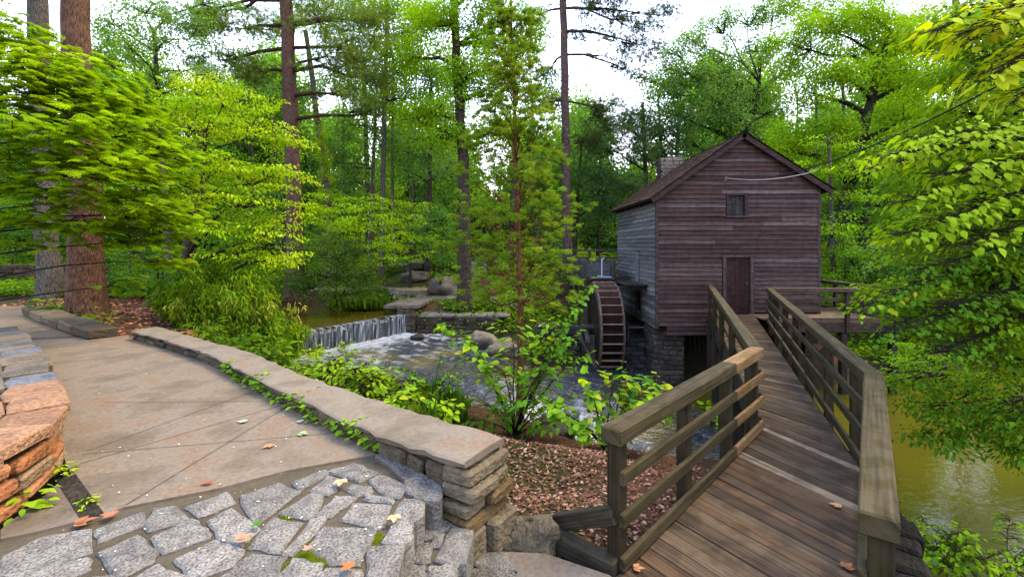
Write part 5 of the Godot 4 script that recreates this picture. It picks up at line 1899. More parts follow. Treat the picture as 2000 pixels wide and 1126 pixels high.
	tree("beech_tree", "broad leaning tree with fanned limbs to the right of the mill roof", "tree", [[1640, 470, 21], [1665, 330, 21], [1692, 230, 21], [1715, 150, 21], [1740, 60, 21]], 0.36, 0.12, Color(0.1, 0.085, 0.06),
		[[1560, 90, 21, 60, 44], [1620, 60, 21, 70, 46], [1700, 30, 21, 80, 46], [1780, 70, 20.6, 70, 44], [1580, 180, 20.6, 60, 36], [1650, 150, 20, 60, 40], [1740, 140, 20, 60, 36], [1810, 150, 20, 56, 40], [1560, 260, 20.6, 60, 30], [1640, 250, 20, 60, 30], [1780, 230, 19.6, 66, 36], [1840, 60, 21, 60, 50], [1520, 290, 21, 50, 20], [1600, 310, 20.4, 60, 24], [1850, 250, 19.6, 60, 30], [1720, 320, 19, 70, 26]],
		{"kind": "broad", "pal": bright, "dens": 4.2, "clumps": 11, "scale": 0.95, "limb_r": 0.12, "orient": "flat"})
	tree("maple_tree", "thin grey stemmed tree just right of the mill wall", "tree", [[1628, 560, 18], [1624, 420, 18], [1622, 330, 18], [1618, 270, 18]], 0.11, 0.05, grey_bark, [[1600, 330, 17.6, 46, 22], [1650, 380, 17.4, 50, 22], [1620, 270, 18, 46, 26], [1660, 320, 17.6, 50, 24], [1640, 440, 17, 44, 20]], {"kind": "layer", "pal": bright, "dens": 2.0, "orient": "flat", "flat": 0.4})
	tree("maple_tree", "pair of dark trunks in the shade beyond the platform", "tree", [[1690, 600, 20], [1686, 470, 20], [1700, 360, 20], [1716, 280, 20]], 0.24, 0.1, Color(0.09, 0.075, 0.055), [[1660, 430, 19.6, 60, 26], [1730, 400, 19.6, 66, 30], [1780, 440, 19, 60, 30], [1700, 350, 20, 50, 24], [1820, 380, 19, 60, 30]], {"kind": "layer", "pal": mid, "dens": 2.4, "orient": "flat", "flat": 0.4})
	tree("poplar_tree", "tall airy fresh leaved tree between the tall red pine and the sweetgum", "tree", [[745, 540, 25], [748, 350, 25], [752, 180, 25], [756, 20, 25], [758, -100, 25]], 0.16, 0.09, grey_bark,
		[[740, 30, 25, 60, 34], [800, 60, 25, 56, 34], [770, 110, 25, 60, 30], [720, 90, 25, 40, 30], [820, 130, 25, 44, 26], [790, -10, 25, 70, 30], [700, -10, 25, 60, 26], [760, 175, 25, 46, 22], [830, 20, 25, 40, 30], [690, 130, 25, 40, 26], [660, 60, 26, 40, 30], [810, 190, 25, 40, 26], [860, 100, 25, 40, 30], [720, 200, 26, 44, 24]], {"kind": "broad", "pal": bright, "dens": 3.6, "clumps": 10, "scale": 1.1, "limb_r": 0.06})
	tree("hackberry_tree", "thin leaved tree whose sparse boughs cross the blue sky at upper left", "tree", [[330, 560, 19], [322, 380, 19], [310, 200, 19], [300, 60, 19]], 0.15, 0.08, grey_bark,
		[[210, 40, 18, 60, 30], [280, 20, 18.5, 60, 34], [250, 90, 18, 60, 28], [330, 80, 18.5, 60, 30], [390, 60, 19, 50, 34], [360, 140, 19, 60, 26], [300, 150, 18.5, 50, 24], [430, 150, 19, 46, 30], [200, 120, 18, 40, 24], [410, 0, 19, 50, 30]], {"kind": "broad", "pal": bluish2, "dens": 3.0, "clumps": 11, "scale": 0.85, "limb_r": 0.05})
	tree("tulip_tree", "tall light green tree filling the top edge to the right of the oak", "tree", [[1890, 500, 26], [1880, 300, 26], [1870, 120, 26], [1866, 0, 26]], 0.3, 0.14, grey_bark,
		[[1760, 60, 25, 60, 40], [1840, 40, 25, 70, 44], [1900, 90, 25, 60, 44], [1950, 30, 25, 70, 44], [1700, 20, 26, 60, 34], [1640, 20, 26, 50, 34], [1580, 30, 27, 50, 34], [1880, 170, 24, 60, 40], [1800, 160, 25, 60, 36], [1960, 150, 25, 60, 40], [1530, 10, 28, 44, 30]], {"kind": "broad", "pal": bright, "dens": 2.4, "clumps": 10, "scale": 1.1})
	# understorey shrubs round the upper pond
	tree("maple_shrub", "bright layered shrub maple at the back of the upper pond", "shrub", [[690, 580, 20.6], [692, 500, 20.6], [695, 440, 20.6]], 0.08, 0.04, dark_bark,
		[[640, 395, 21, 60, 16], [700, 400, 21, 50, 18], [620, 430, 20.6, 60, 18], [690, 440, 20, 70, 18], [750, 420, 21, 46, 20], [640, 470, 20, 60, 18], [720, 475, 20, 60, 18], [770, 470, 21, 40, 20], [740, 510, 20, 50, 14], [670, 510, 19.6, 60, 16]], {"kind": "layer", "pal": bright, "dens": 3.0, "orient": "flat", "flat": 0.4, "scale": 0.95, "limb_r": 0.04})
	tree("maple_shrub", "second layered shrub maple, nearer the far path, with level boughs", "shrub", [[800, 560, 23], [802, 480, 23], [805, 440, 23]], 0.07, 0.03, dark_bark, [[800, 430, 23, 50, 16], [830, 460, 23, 46, 16], [780, 490, 22.6, 46, 14], [830, 500, 22.6, 40, 12], [800, 400, 23.6, 40, 16], [860, 470, 23, 34, 16]], {"kind": "layer", "pal": bright, "dens": 2.8, "orient": "flat", "flat": 0.4, "limb_r": 0.03})
	tree("dogwood_shrub", "rounded grey green shrub hanging over the dark pond edge", "shrub", [[655, 610, 18.6], [655, 560, 18.6], [658, 520, 18.6]], 0.07, 0.04, dark_bark, [[620, 500, 18, 50, 26], [670, 490, 18, 60, 30], [640, 540, 17.6, 64, 26], [700, 540, 18, 40, 28], [600, 560, 17.6, 44, 20], [670, 575, 17.4, 56, 16], [630, 470, 18.6, 46, 20]], {"kind": "broad", "pal": [Color(0.0996, 0.154, 0.035), Color(0.132, 0.198, 0.045), Color(0.05, 0.1, 0.025)], "dens": 3.0, "scale": 0.62, "limb_r": 0.03})
	tree("holly_shrub", "blue green leafy sapling right of the layered shrubs", "shrub", [[860, 540, 21], [862, 480, 21], [866, 440, 21]], 0.05, 0.03, dark_bark, [[860, 430, 20.6, 36, 22], [890, 450, 20.6, 34, 22], [850, 470, 20.4, 40, 20], [880, 500, 20.4, 36, 22], [830, 445, 20.6, 26, 16]], {"kind": "broad", "pal": [Color(0.074, 0.176, 0.035), Color(0.0996, 0.22, 0.045)], "dens": 2.6, "scale": 0.8})
	tree("spruce_sapling", "small pointed conifer far back between shrubs and cedar", "tree", [[828, 480, 30], [828, 400, 30], [828, 340, 30]], 0.08, 0.02, dark_bark, [[828, 350, 30, 7, 16], [828, 375, 30, 14, 14], [828, 400, 30, 20, 14], [828, 425, 30, 26, 14]], {"kind": "pine", "pal": bluish, "dens": 3.4, "scale": 0.9})
	tree("laurel_shrub", "dark evergreen shrub in the shade behind the reddish pine trunk", "shrub", [[250, 600, 15], [252, 540, 15], [255, 500, 15]], 0.06, 0.03, dark_bark, [[230, 540, 15, 50, 34], [290, 560, 15, 50, 34], [260, 490, 15.6, 60, 30], [320, 540, 14.6, 40, 34], [210, 580, 14.6, 30, 18], [300, 600, 14, 34, 18]], {"kind": "broad", "pal": deep, "dens": 2.8, "scale": 0.8})
	tree("laurel_shrub", "shadowy evergreen thicket above the old field wall at far left", "shrub", [[20, 560, 19], [22, 520, 19], [24, 500, 19]], 0.06, 0.03, dark_bark, [[-30, 450, 19.4, 50, 34], [20, 480, 19.4, 60, 30], [80, 460, 20, 46, 30], [120, 520, 20, 40, 40], [20, 420, 20, 60, 30], [130, 460, 20, 40, 30]], {"kind": "broad", "pal": deep, "dens": 2.6, "scale": 0.9})
	# right bank behind the platform
	var k := 0
	for q in [[1650, 520, 17.6, "sunlit leafy bush growing against the right wall of the mill", mid], [1730, 520, 17.4, "low dense bush behind the side railing of the platform", bluish], [1800, 500, 16.6, "dark leafy bush on the bank beyond the millpond", deep]]:
		var bl := []
		for j in 7:
			bl.append([q[0] + rf(-50, 50), q[1] + rf(-50, 45), q[2] + rf(-0.8, 0.8), rf(36, 52), rf(20, 30)])
		tree("bank_bush", q[3], "bush", [[q[0], 640, q[2]], [q[0] + 2, 570, q[2]], [q[0], 520, q[2]]], 0.05, 0.03, dark_bark, bl, {"kind": "broad", "pal": q[4], "dens": 2.8, "scale": 0.75, "limb_r": 0.025})
		k += 1
	make_bamboo()
	make_background(mid, deep, bluish, bright)


func make_bamboo() -> void:
	var t := thing("bamboo_clump", "dense clump of dwarf bamboo with drooping straw tipped leaves by the wing wall", "bamboo", on_ground(440, 622))
	var canes := MB.new()
	var xf := []
	var cols := []
	for k in 150:
		var px: float = 450 + clampf(rng.randfn() * 50, -95, 90)
		var d := 11.9 + rng.randfn() * 0.55
		var x := (px - CX) * d / F
		var g := V(x, ground(x, d), d)
		var h := rf(0.5, 1.0) * lerpf(2.0, 1.0, clampf(absf(px - 455) / 130.0, 0, 1))
		var tip := g + Vector3((px - 445) / 130.0 * 0.5 + rf(-0.3, 0.3), h, rf(-0.2, 0.35))
		canes.col = Color(0.176, 0.165, 0.03)
		canes.tube([g, g.lerp(tip, 0.5) + Vector3(0, 0.1, 0), tip], [0.008, 0.007, 0.004], 4, 0.0, null, false)
		for j in 7:
			var p := g.lerp(tip, rf(0.15, 1.05)) + sphere_dir() * 0.12
			xf.append(Transform3D(Basis(Vector3.UP, rf(0, TAU)).scaled(Vector3.ONE * rf(0.6, 1.0)), p))
			cols.append(shade([Color(0.15, 0.26, 0.02), Color(0.21, 0.31, 0.025), Color(0.1, 0.18, 0.016), Color(0.36, 0.34, 0.09)][0 if rng.randf() < 0.35 else (1 if rng.randf() < 0.4 else (2 if rng.randf() < 0.7 else 3))], rf(0.8, 1.2)))
	obj("canes", canes, M.bark, t)
	scatter("foliage", "bamboo0", xf, cols, t)


func make_background(mid: Array, deep: Array, bluish: Array, bright: Array) -> void:
	var looks := ["mid green woodland tree", "dark green woodland tree", "blue green woodland tree", "light green woodland tree"]
	var rows := ["front row of the wood", "second row of the wood", "last row of the wood"]
	var zones := ["past the left edge", "behind the far left trunks", "behind the big reddish pine", "behind the dogwood", "behind the tall red pine", "behind the ivy clad trunk", "behind the slender pale trunk", "behind the forked sweetgum", "behind the cedar", "behind the thin bare pine", "behind the mill chimney", "behind the mill ridge", "right of the mill", "behind the leaning beech", "past the right edge"]
	var pals := [mid, deep, bluish, bright]
	for row in 3:
		var n: int = [15, 15, 14][row]
		for k in n:
			var d: float = [27.0, 34.0, 42.0][row] + rf(-2, 2)
			var px := lerpf(-150, 2150, (k + rf(0.2, 0.8)) / n)
			# the sky shows in the middle: lower trees there
			var top := lerpf(60, 150, rng.randf())
			if px > 1080 and px < 1300:
				top = rf(150, 270)
			elif px > 150 and px < 1080:
				top = rf(40, 190)
			if row == 2:
				top += 40
			var kind := rng.randi() % 4
			var x := (px - CX) * d / F
			var g := ground(x, d)
			var foot := V(x, g, d)
			var py := HY + (EYE - g) * F / d
			var blobs := []
			for j in 9:
				var u := rf(0.0, 1.0)
				var w := rf(40, 66) * 30.0 / d
				blobs.append([px + rf(-90, 90) * 30.0 / d * (1.0 - 0.5 * u), lerpf(py - 70, top, u), d + rf(-1.5, 1.5), w, w * rf(0.5, 0.75)])
			var lean := rf(-20, 20)
			tree_at("woodland_tree", "%s in the %s, %s" % [looks[kind], rows[row], zones[mini(k, 14)]], "tree", [foot, pd(px + lean * 0.4, lerpf(py, top, 0.4), d), pd(px + lean, lerpf(py, top, 0.85), d)], rf(0.14, 0.26), 0.07, [Color(0.12, 0.09, 0.07), Color(0.2, 0.17, 0.13)][k % 2], blobs,
				{"kind": "broad", "pal": pals[kind], "dens": 1.9, "scale": 1.35 + 0.25 * row, "clumps": 9, "group": "trees of the wood behind", "twig": 0.3, "limb_r": 0.05})
	# the wood behind reads as one mass
	var xf := []
	var cols := []
	for k in 19000:
		var d := rf(44, 62)
		var px := rf(-500, 2500)
		var top: float = 300.0 if px > 700 and px < 1350 else 190.0
		top += 70.0 * sin(px * 0.021) + 40 * sin(px * 0.053 + 1.0)
		var py := rf(top, 500)
		xf.append(Transform3D(Basis(Vector3.UP, rf(0, TAU)).scaled(Vector3.ONE * rf(2.6, 4.6)), pd(px, py, d)))
		cols.append(pick([Color(0.16, 0.29, 0.06), Color(0.2, 0.36, 0.06), Color(0.11, 0.23, 0.06)]))
	tag(scatter("distant_woods", "broad0", xf, cols), "soft green mass of the wood far behind everything", "woods")
	# ground cover on the banks
	xf = []
	cols = []
	var nz := FastNoiseLite.new()
	nz.seed = 12
	nz.frequency = 0.25
	for k in 26000:
		var d := rf(9.5, 30) if k < 14000 else rf(13, 48)
		var x := rf(-1.15, 1.15) * d * 1.1
		var p := Vector2(x, d)
		if off(p, polys[0]) < 0.15 or off(p, polys[1]) < 0.25 or off(p, polys[2]) < 0.2 or Geometry2D.is_point_in_polygon(p, polys[3]):
			continue
		if x > 4.4 and x < 10.9 and d > 12.5 and d < 19.8:
			continue
		if x > -10 and x < -0.3 and d > 19.2 and d < 23.6 and nz.get_noise_2d(x * 4, d * 4) < 0.35:
			continue
		if x < -6.8 and d < 14.8 and nz.get_noise_2d(x, d) < 0.42:
			continue
		if x > -7 and x < -1 and d > 23.5 and d < 29 and nz.get_noise_2d(x * 2, d * 2) < 0.1:
			continue
		if d < 14 and x > -1 and x < 4.5 and d < 8:
			continue
		if nz.get_noise_2d(x + 50, d) < -0.15:
			continue
		xf.append(Transform3D(Basis(Vector3.UP, rf(0, TAU)).scaled(Vector3.ONE * rf(0.9, 2.2) * (1.0 if d < 26 else 1.8)), V(x, ground(x, d), d)))
		cols.append(pick([Color(0.0996, 0.187, 0.018), Color(0.164, 0.264, 0.018), Color(0.074, 0.132, 0.018)]))
	tag(scatter("undergrowth", "herb0", xf, cols), "low leafy undergrowth covering the woodland banks", "undergrowth")


# ---------------------------------------------------------------- plants close by, litter
func st(a: Array, b: Array, n: int, arch := 0.12) -> Array:
	return [pd(a[0], a[1], a[2]), pd(b[0], b[1], b[2]), n, arch]


func make_near_plants() -> void:
	var foot := on_ground(1005, 850)
	var f := [1005.0, 855.0, -foot.z]
	var d: float = f[2]
	leaf_plant("redbud_sapling", "heart leaved redbud sapling arching over the creek in front of the cedar", "sapling", foot, [
		st(f, [868, 640, d - 0.2], 92, 0.22), st(f, [925, 700, d - 0.5], 68), st(f, [1000, 630, d - 0.6], 68), st(f, [1080, 620, d - 0.3], 80), st(f, [1148, 560, d], 88, 0.1), st(f, [1120, 660, d - 0.4], 72), st(f, [950, 790, d - 0.4], 56), st(f, [1060, 720, d - 0.8], 72), st(f, [1110, 780, d - 0.5], 60), st(f, [920, 820, d - 0.2], 40), st(f, [1130, 600, d - 0.2], 60, 0.1), st(f, [1150, 690, d], 60), st(f, [1040, 780, d - 0.9], 50), st(f, [985, 720, d - 0.7], 50), st(f, [890, 660, d], 50, 0.2), st(f, [1090, 830, d - 0.6], 50)],
		{"len": 0.135, "tones": [0, 0, 1, 1, 1, 2, 1, 3], "reach": 0.3, "stem_r": 0.016})
	foot = on_ground(1190, 880)
	d = -foot.z
	f = [1185.0, 880.0, d]
	leaf_plant("sourwood_shrub", "leafy shrub with reddish new tips just behind the near left railing", "shrub", foot, [
		st(f, [1140, 740, d], 57), st(f, [1200, 745, d + 0.2], 57), st(f, [1290, 745, d + 0.4], 64), st(f, [1250, 770, d], 57), st(f, [1240, 715, d + 0.3], 48), st(f, [1300, 790, d + 0.3], 57), st(f, [1120, 830, d - 0.2], 54), st(f, [1080, 800, d], 48), st(f, [1220, 830, d - 0.2], 54)],
		{"len": 0.15, "tones": [0, 1, 2, 3, 1, 4], "reach": 0.24})
	var red := thing("sourwood_tips", "upright bronze red young shoots in front of the water wheel", "shoots", pd(1225, 800, d))
	for q in [[1228, 800, 1222, 735], [1235, 800, 1262, 760], [1290, 800, 1300, 745], [1270, 800, 1290, 770], [1145, 790, 1150, 745]]:
		var a := pd(q[0], q[1], d)
		var b := pd(q[2], q[3], d)
		var mb := MB.new()
		mb.col = Color(0.25, 0.07, 0.03)
		mb.tube([a, a.lerp(b, 0.5), b], [0.006, 0.005, 0.003], 4, 0.0, null, false)
		for k in 9:
			mb.col = [Color(0.3, 0.09, 0.03), Color(0.36, 0.17, 0.03), Color(0.22, 0.2, 0.03)][k % 3]
			var an := rf(0, TAU)
			leaf_at(mb, a.lerp(b, 0.35 + k * 0.075), Vector3(cos(an), 0.5, sin(an)).normalized(), Vector3.UP, rf(0.05, 0.09), 0.03, 0.2, true)
		obj("shoot", mb, M.leaf, red)
	foot = on_ground(1370, 880)
	d = -foot.z
	f = [1370.0, 880.0, d]
	leaf_plant("hydrangea_bush", "low broad leaved bush seen through the rails of the near left railing", "bush", foot, [
		st(f, [1330, 800, d], 40), st(f, [1385, 790, d], 44), st(f, [1400, 830, d - 0.3], 36), st(f, [1340, 850, d - 0.2], 36), st(f, [1440, 850, d + 0.2], 40), st(f, [1290, 850, d], 30)], {"len": 0.18, "tones": [1, 2, 0, 4], "reach": 0.25})
	# along the bank outside the parapet
	var i := 0
	for q in [[520, 690, 560, 640, "leafy raspberry thicket at the far end of the bank below the parapet"], [440, 668, 470, 650, "low ivy like thicket at the near end of the tawny wing wall"], [650, 745, 690, 700, "dense lime green thicket crowding the parapet at its middle"], [760, 800, 790, 775, "short leafy thicket spilling over the parapet towards the pool"], [610, 720, 660, 665, "bright green viney thicket in front of the left half of the waterfall"], [700, 765, 720, 720, "sunlit leafy thicket on the bank in front of the pool"], [560, 660, 600, 635, "tall loose sprays of leaves before the upper pond"]]:
		foot = on_ground(q[0], q[1])
		d = -foot.z
		var stems := []
		for k in 26:
			var w := rf(-1, 1)
			stems.append([foot + Vector3(w * 0.9, 0.0, rf(-0.6, 0.6)), pd(lerpf(q[0], q[2], 0.6) + w * 85, q[3] + 30 * absf(w) + rf(-12, 40), d + rf(-0.5, 0.7)), 44, 0.1])
		leaf_plant("bank_thicket", q[4], "thicket", foot, stems, {"len": 0.11, "tones": [1, 2, 1, 1, 2, 0, 3], "reach": 0.3, "stem_r": 0.008, "bare": 0.05, "group": "thickets on the creek bank"})
		i += 1
	for q in [[845, 790, "feathery fern with fine fronds at the water's edge"], [790, 755, "small upright weed standing before the dark pool"]]:
		foot = on_ground(q[0], q[1])
		d = -foot.z
		var stems := []
		for k in 9:
			stems.append([foot, foot + Vector3(rf(-0.6, 0.6), rf(0.3, 0.75), rf(-0.3, 0.3)), 30, 0.2])
		leaf_plant("fern", q[2], "fern", foot, stems, {"len": 0.06, "tones": [0, 1, 4, 2], "reach": 0.1, "stem_r": 0.005, "bare": 0.1})
	# ivy at the foot of the parapet
	var wf := world_px([[430, 722], [500, 764], [600, 815], [690, 862], [728, 884]], 0.52)
	var iv := thing("ground_ivy", "strip of small bright weeds growing along the foot of the parapet on the walk", "weeds", wf[2])
	var ixf := []
	var ico := []
	for k in 900:
		var u := rng.randf()
		var q: Array = along(wf, length_of(wf) * u)
		var lush := 0.5 + 0.5 * sin(u * 23.0)
		if rng.randf() > 0.6 + 0.4 * lush:
			continue
		var sdir: Vector3 = (q[1] as Vector3).cross(Vector3.UP).normalized()
		var p: Vector3 = q[0] - sdir * (absf(rng.randfn()) * 0.1 - 0.02) + Vector3(0, rf(0.01, 0.12) * (0.4 + lush), 0)
		var tf := Transform3D(Basis(Vector3.UP, rf(0, TAU)).scaled(Vector3.ONE * rf(0.04, 0.075)) * Basis(Vector3.RIGHT, rf(-0.4, 0.4)), p)
		if iv.get_child_count() >= 298:
			ixf.append(tf)
			ico.append(Color.WHITE)
			continue
		var m := MeshInstance3D.new()
		m.mesh = C["leaf%d%d" % [rng.randi() % 3, [0, 1, 1, 2][rng.randi() % 4]]]
		m.name = piece_name(iv, "leaf")
		tf.origin -= iv.position
		m.transform = tf
		iv.add_child(m, true)
	scatter("foliage", "leaf01", ixf, ico, iv)
	# weeds by the orange wall
	for q in [[45, 990, 0.1, "small fresh green weed at the foot of the orange wall in the corner"], [120, 925, 0.06, "yellowish mossy weed between orange wall and walk"], [172, 985, 0.04, "tiny weed sprouting in the crack of the concrete wedge"]]:
		var g := gp(q[0], q[1], 0.5)
		var t := thing("wall_weed", q[3], "weed", g)
		for k in 34:
			var a := rf(0, TAU)
			var r: float = rf(0.0, 1.6) * q[2]
			var m := MeshInstance3D.new()
			m.mesh = C["leaf%d%d" % [rng.randi() % 4, [1, 2, 2, 3][rng.randi() % 4]]]
			m.name = piece_name(t, "leaf")
			m.transform = Transform3D(Basis(Vector3.UP, a) * Basis(Vector3.FORWARD, rf(-0.3, 0.5)) * Basis.from_scale(Vector3.ONE * q[2] * rf(0.5, 0.95)), Vector3(cos(a) * r, rf(0.0, 1.1) * q[2], -sin(a) * r))
			t.add_child(m, true)
	make_right_trees()
	make_litter()


func make_right_trees() -> void:
	var bark := Color(0.07, 0.055, 0.04)
	var root := V(9.6, -1.2, 6.2)
	var top := V(9.2, 4.5, 6.0)
	# the big leaved branches
	leaf_plant("hickory_branch", "sunlit branch of large leaves hanging in at the upper right corner", "branch", V(8.0, 5.6, 5.2), [
		[V(8.0, 5.6, 5.2), pd(1830, 60, 4.2), 180, 0.05], [V(8.0, 5.6, 5.2), pd(1860, 100, 4.4), 150, 0.05], [V(8.0, 5.4, 5.2), pd(1900, 60, 4.0), 150, 0.05], [V(8.0, 5.2, 5.2), pd(1920, 160, 4.0), 150, 0.05], [V(8.0, 5.2, 5.2), pd(1980, 200, 4.0), 150, 0.05], [V(8.0, 5.6, 5.2), pd(1960, 20, 4.0), 120, 0.05]],
		{"len": 0.1, "tones": [3, 3, 2, 2, 5, 1], "reach": 0.3, "stem_r": 0.03, "bare": 0.35, "bark": bark})
	leaf_plant("basswood_branch", "yellow lit branch of broad leaves reaching left towards the mill from the right edge", "branch", V(8.4, 3.2, 5.6), [
		[V(8.4, 3.2, 5.6), pd(1690, 330, 5.4), 240, 0.06], [V(8.4, 3.2, 5.6), pd(1740, 300, 5.0), 210, 0.05], [V(8.4, 3.0, 5.6), pd(1770, 390, 5.0), 210, 0.05], [V(8.4, 3.4, 5.6), pd(1800, 270, 5.2), 180, 0.05], [V(8.4, 3.0, 5.6), pd(1760, 460, 5.0), 210, 0.06], [V(8.4, 3.2, 5.6), pd(1850, 340, 4.8), 180, 0.04], [V(8.4, 3.0, 5.6), pd(1830, 430, 4.8), 180, 0.04], [V(8.4, 2.8, 5.6), pd(1880, 480, 4.8), 180, 0.04]],
		{"len": 0.085, "tones": [3, 2, 3, 2, 1, 2], "reach": 0.36, "stem_r": 0.03, "bare": 0.3, "bark": bark})
	leaf_plant("basswood_branch", "drooping dark green leafy branch just above the millpond beside the railing", "branch", V(8.6, 2.0, 6.0), [
		[V(8.6, 2.0, 6.0), pd(1680, 600, 6.2), 210, 0.08], [V(8.6, 2.0, 6.0), pd(1740, 570, 6.0), 210, 0.08], [V(8.6, 1.8, 6.0), pd(1700, 660, 6.0), 210, 0.08], [V(8.6, 1.8, 6.0), pd(1780, 640, 5.6), 210, 0.06], [V(8.6, 2.2, 6.0), pd(1790, 530, 5.8), 210, 0.06], [V(8.6, 1.8, 6.0), pd(1860, 600, 5.4), 210, 0.05], [V(8.6, 1.6, 6.0), pd(1840, 690, 5.4), 210, 0.05]],
		{"len": 0.092, "tones": [1, 0, 1, 2, 0, 2, 3], "reach": 0.4, "stem_r": 0.03, "bare": 0.25, "bark": bark})
	var t := tree_at("basswood_tree", "dense leafy tree filling the whole right edge above the millpond", "tree", [root, root.lerp(top, 0.5), top], 0.22, 0.1, bark, [
		[1940, 300, 6.4, 90, 50], [1990, 220, 6.0, 90, 50], [1900, 400, 6.2, 90, 50], [1980, 420, 5.8, 90, 60], [1860, 520, 6.4, 90, 46], [1950, 540, 6.0, 90, 50], [1990, 620, 5.8, 80, 50], [1900, 640, 6.2, 80, 40], [1960, 120, 6.4, 90, 40], [1880, 220, 7.0, 70, 40], [1850, 330, 7.0, 60, 30], [1990, 20, 6.0, 90, 50], [1800, 600, 7.0, 60, 30], [1840, 450, 6.8, 70, 40], [1920, 320, 7.2, 80, 50], [1990, 500, 6.6, 70, 60], [1850, 600, 7.2, 70, 40], [1930, 80, 7.0, 70, 40], [1880, 140, 7.4, 60, 40], [1990, 320, 6.6, 60, 60], [1980, 700, 6.2, 60, 40], [1900, 20, 7, 70, 40], [1850, 60, 7.6, 50, 30], [1960, 60, 6.6, 60, 40], [1830, 280, 7.4, 60, 40], [1800, 380, 7.4, 50, 40], [1780, 470, 7.4, 50, 36], [1760, 560, 7.6, 50, 30]],
		{"kind": "layer", "pal": [Color(0.2, 0.3, 0.012), Color(0.14, 0.25, 0.012), Color(0.27, 0.34, 0.012), Color(0.07, 0.16, 0.014)], "dens": 4.5, "scale": 0.85, "clumps": 14, "rise": 0.1, "limb_r": 0.05, "twig_r": 0.012, "orient": "flat", "flat": 0.5})
	tree_at("maple_tree", "fine leaved maple boughs spreading low over the ochre millpond", "tree", [V(11.6, -1.9, 8.2), V(11.4, 0.6, 8.2), V(11.2, 2.4, 8.0)], 0.16, 0.07, bark, [
		[1780, 745, 7.4, 60, 16], [1850, 760, 7.2, 70, 18], [1920, 740, 7, 70, 20], [1980, 770, 6.8, 60, 22], [1830, 800, 6.8, 66, 14], [1900, 820, 6.6, 60, 14], [1970, 840, 6.4, 60, 18], [1780, 715, 8, 60, 14], [1860, 705, 7.8, 70, 18], [1950, 690, 7.4, 60, 18], [1990, 880, 6.2, 40, 20], [1940, 800, 6.4, 60, 18], [1990, 820, 6.0, 50, 24], [1860, 850, 6.6, 40, 10], [1800, 690, 8.6, 50, 16]],
		{"kind": "layer", "pal": [Color(0.08, 0.19, 0.02), Color(0.12, 0.25, 0.02), Color(0.17, 0.29, 0.016)], "dens": 3.4, "scale": 0.72, "orient": "flat", "flat": 0.35, "rise": -0.1, "limb_r": 0.035, "twig_r": 0.01})
	# bank plants bottom right
	for q in [[1840, 1100, "small leafy weed clump at the water's edge below the cut rail end"], [1935, 1120, "loose green weeds in the bottom right corner by the millpond"]]:
		var foot := gp(q[0], q[1] + 20, -1.75)
		var stems := []
		for k in 10:
			stems.append([foot + Vector3(rf(-0.3, 0.3), 0, rf(-0.3, 0.3)), foot + Vector3(rf(-0.6, 0.7), rf(0.2, 0.6), rf(-0.5, 0.4)), 52, 0.15])
		leaf_plant("pond_weed", q[2], "weeds", foot, stems, {"len": 0.075, "tones": [1, 2, 0, 2], "reach": 0.12, "stem_r": 0.006, "bare": 0.05})


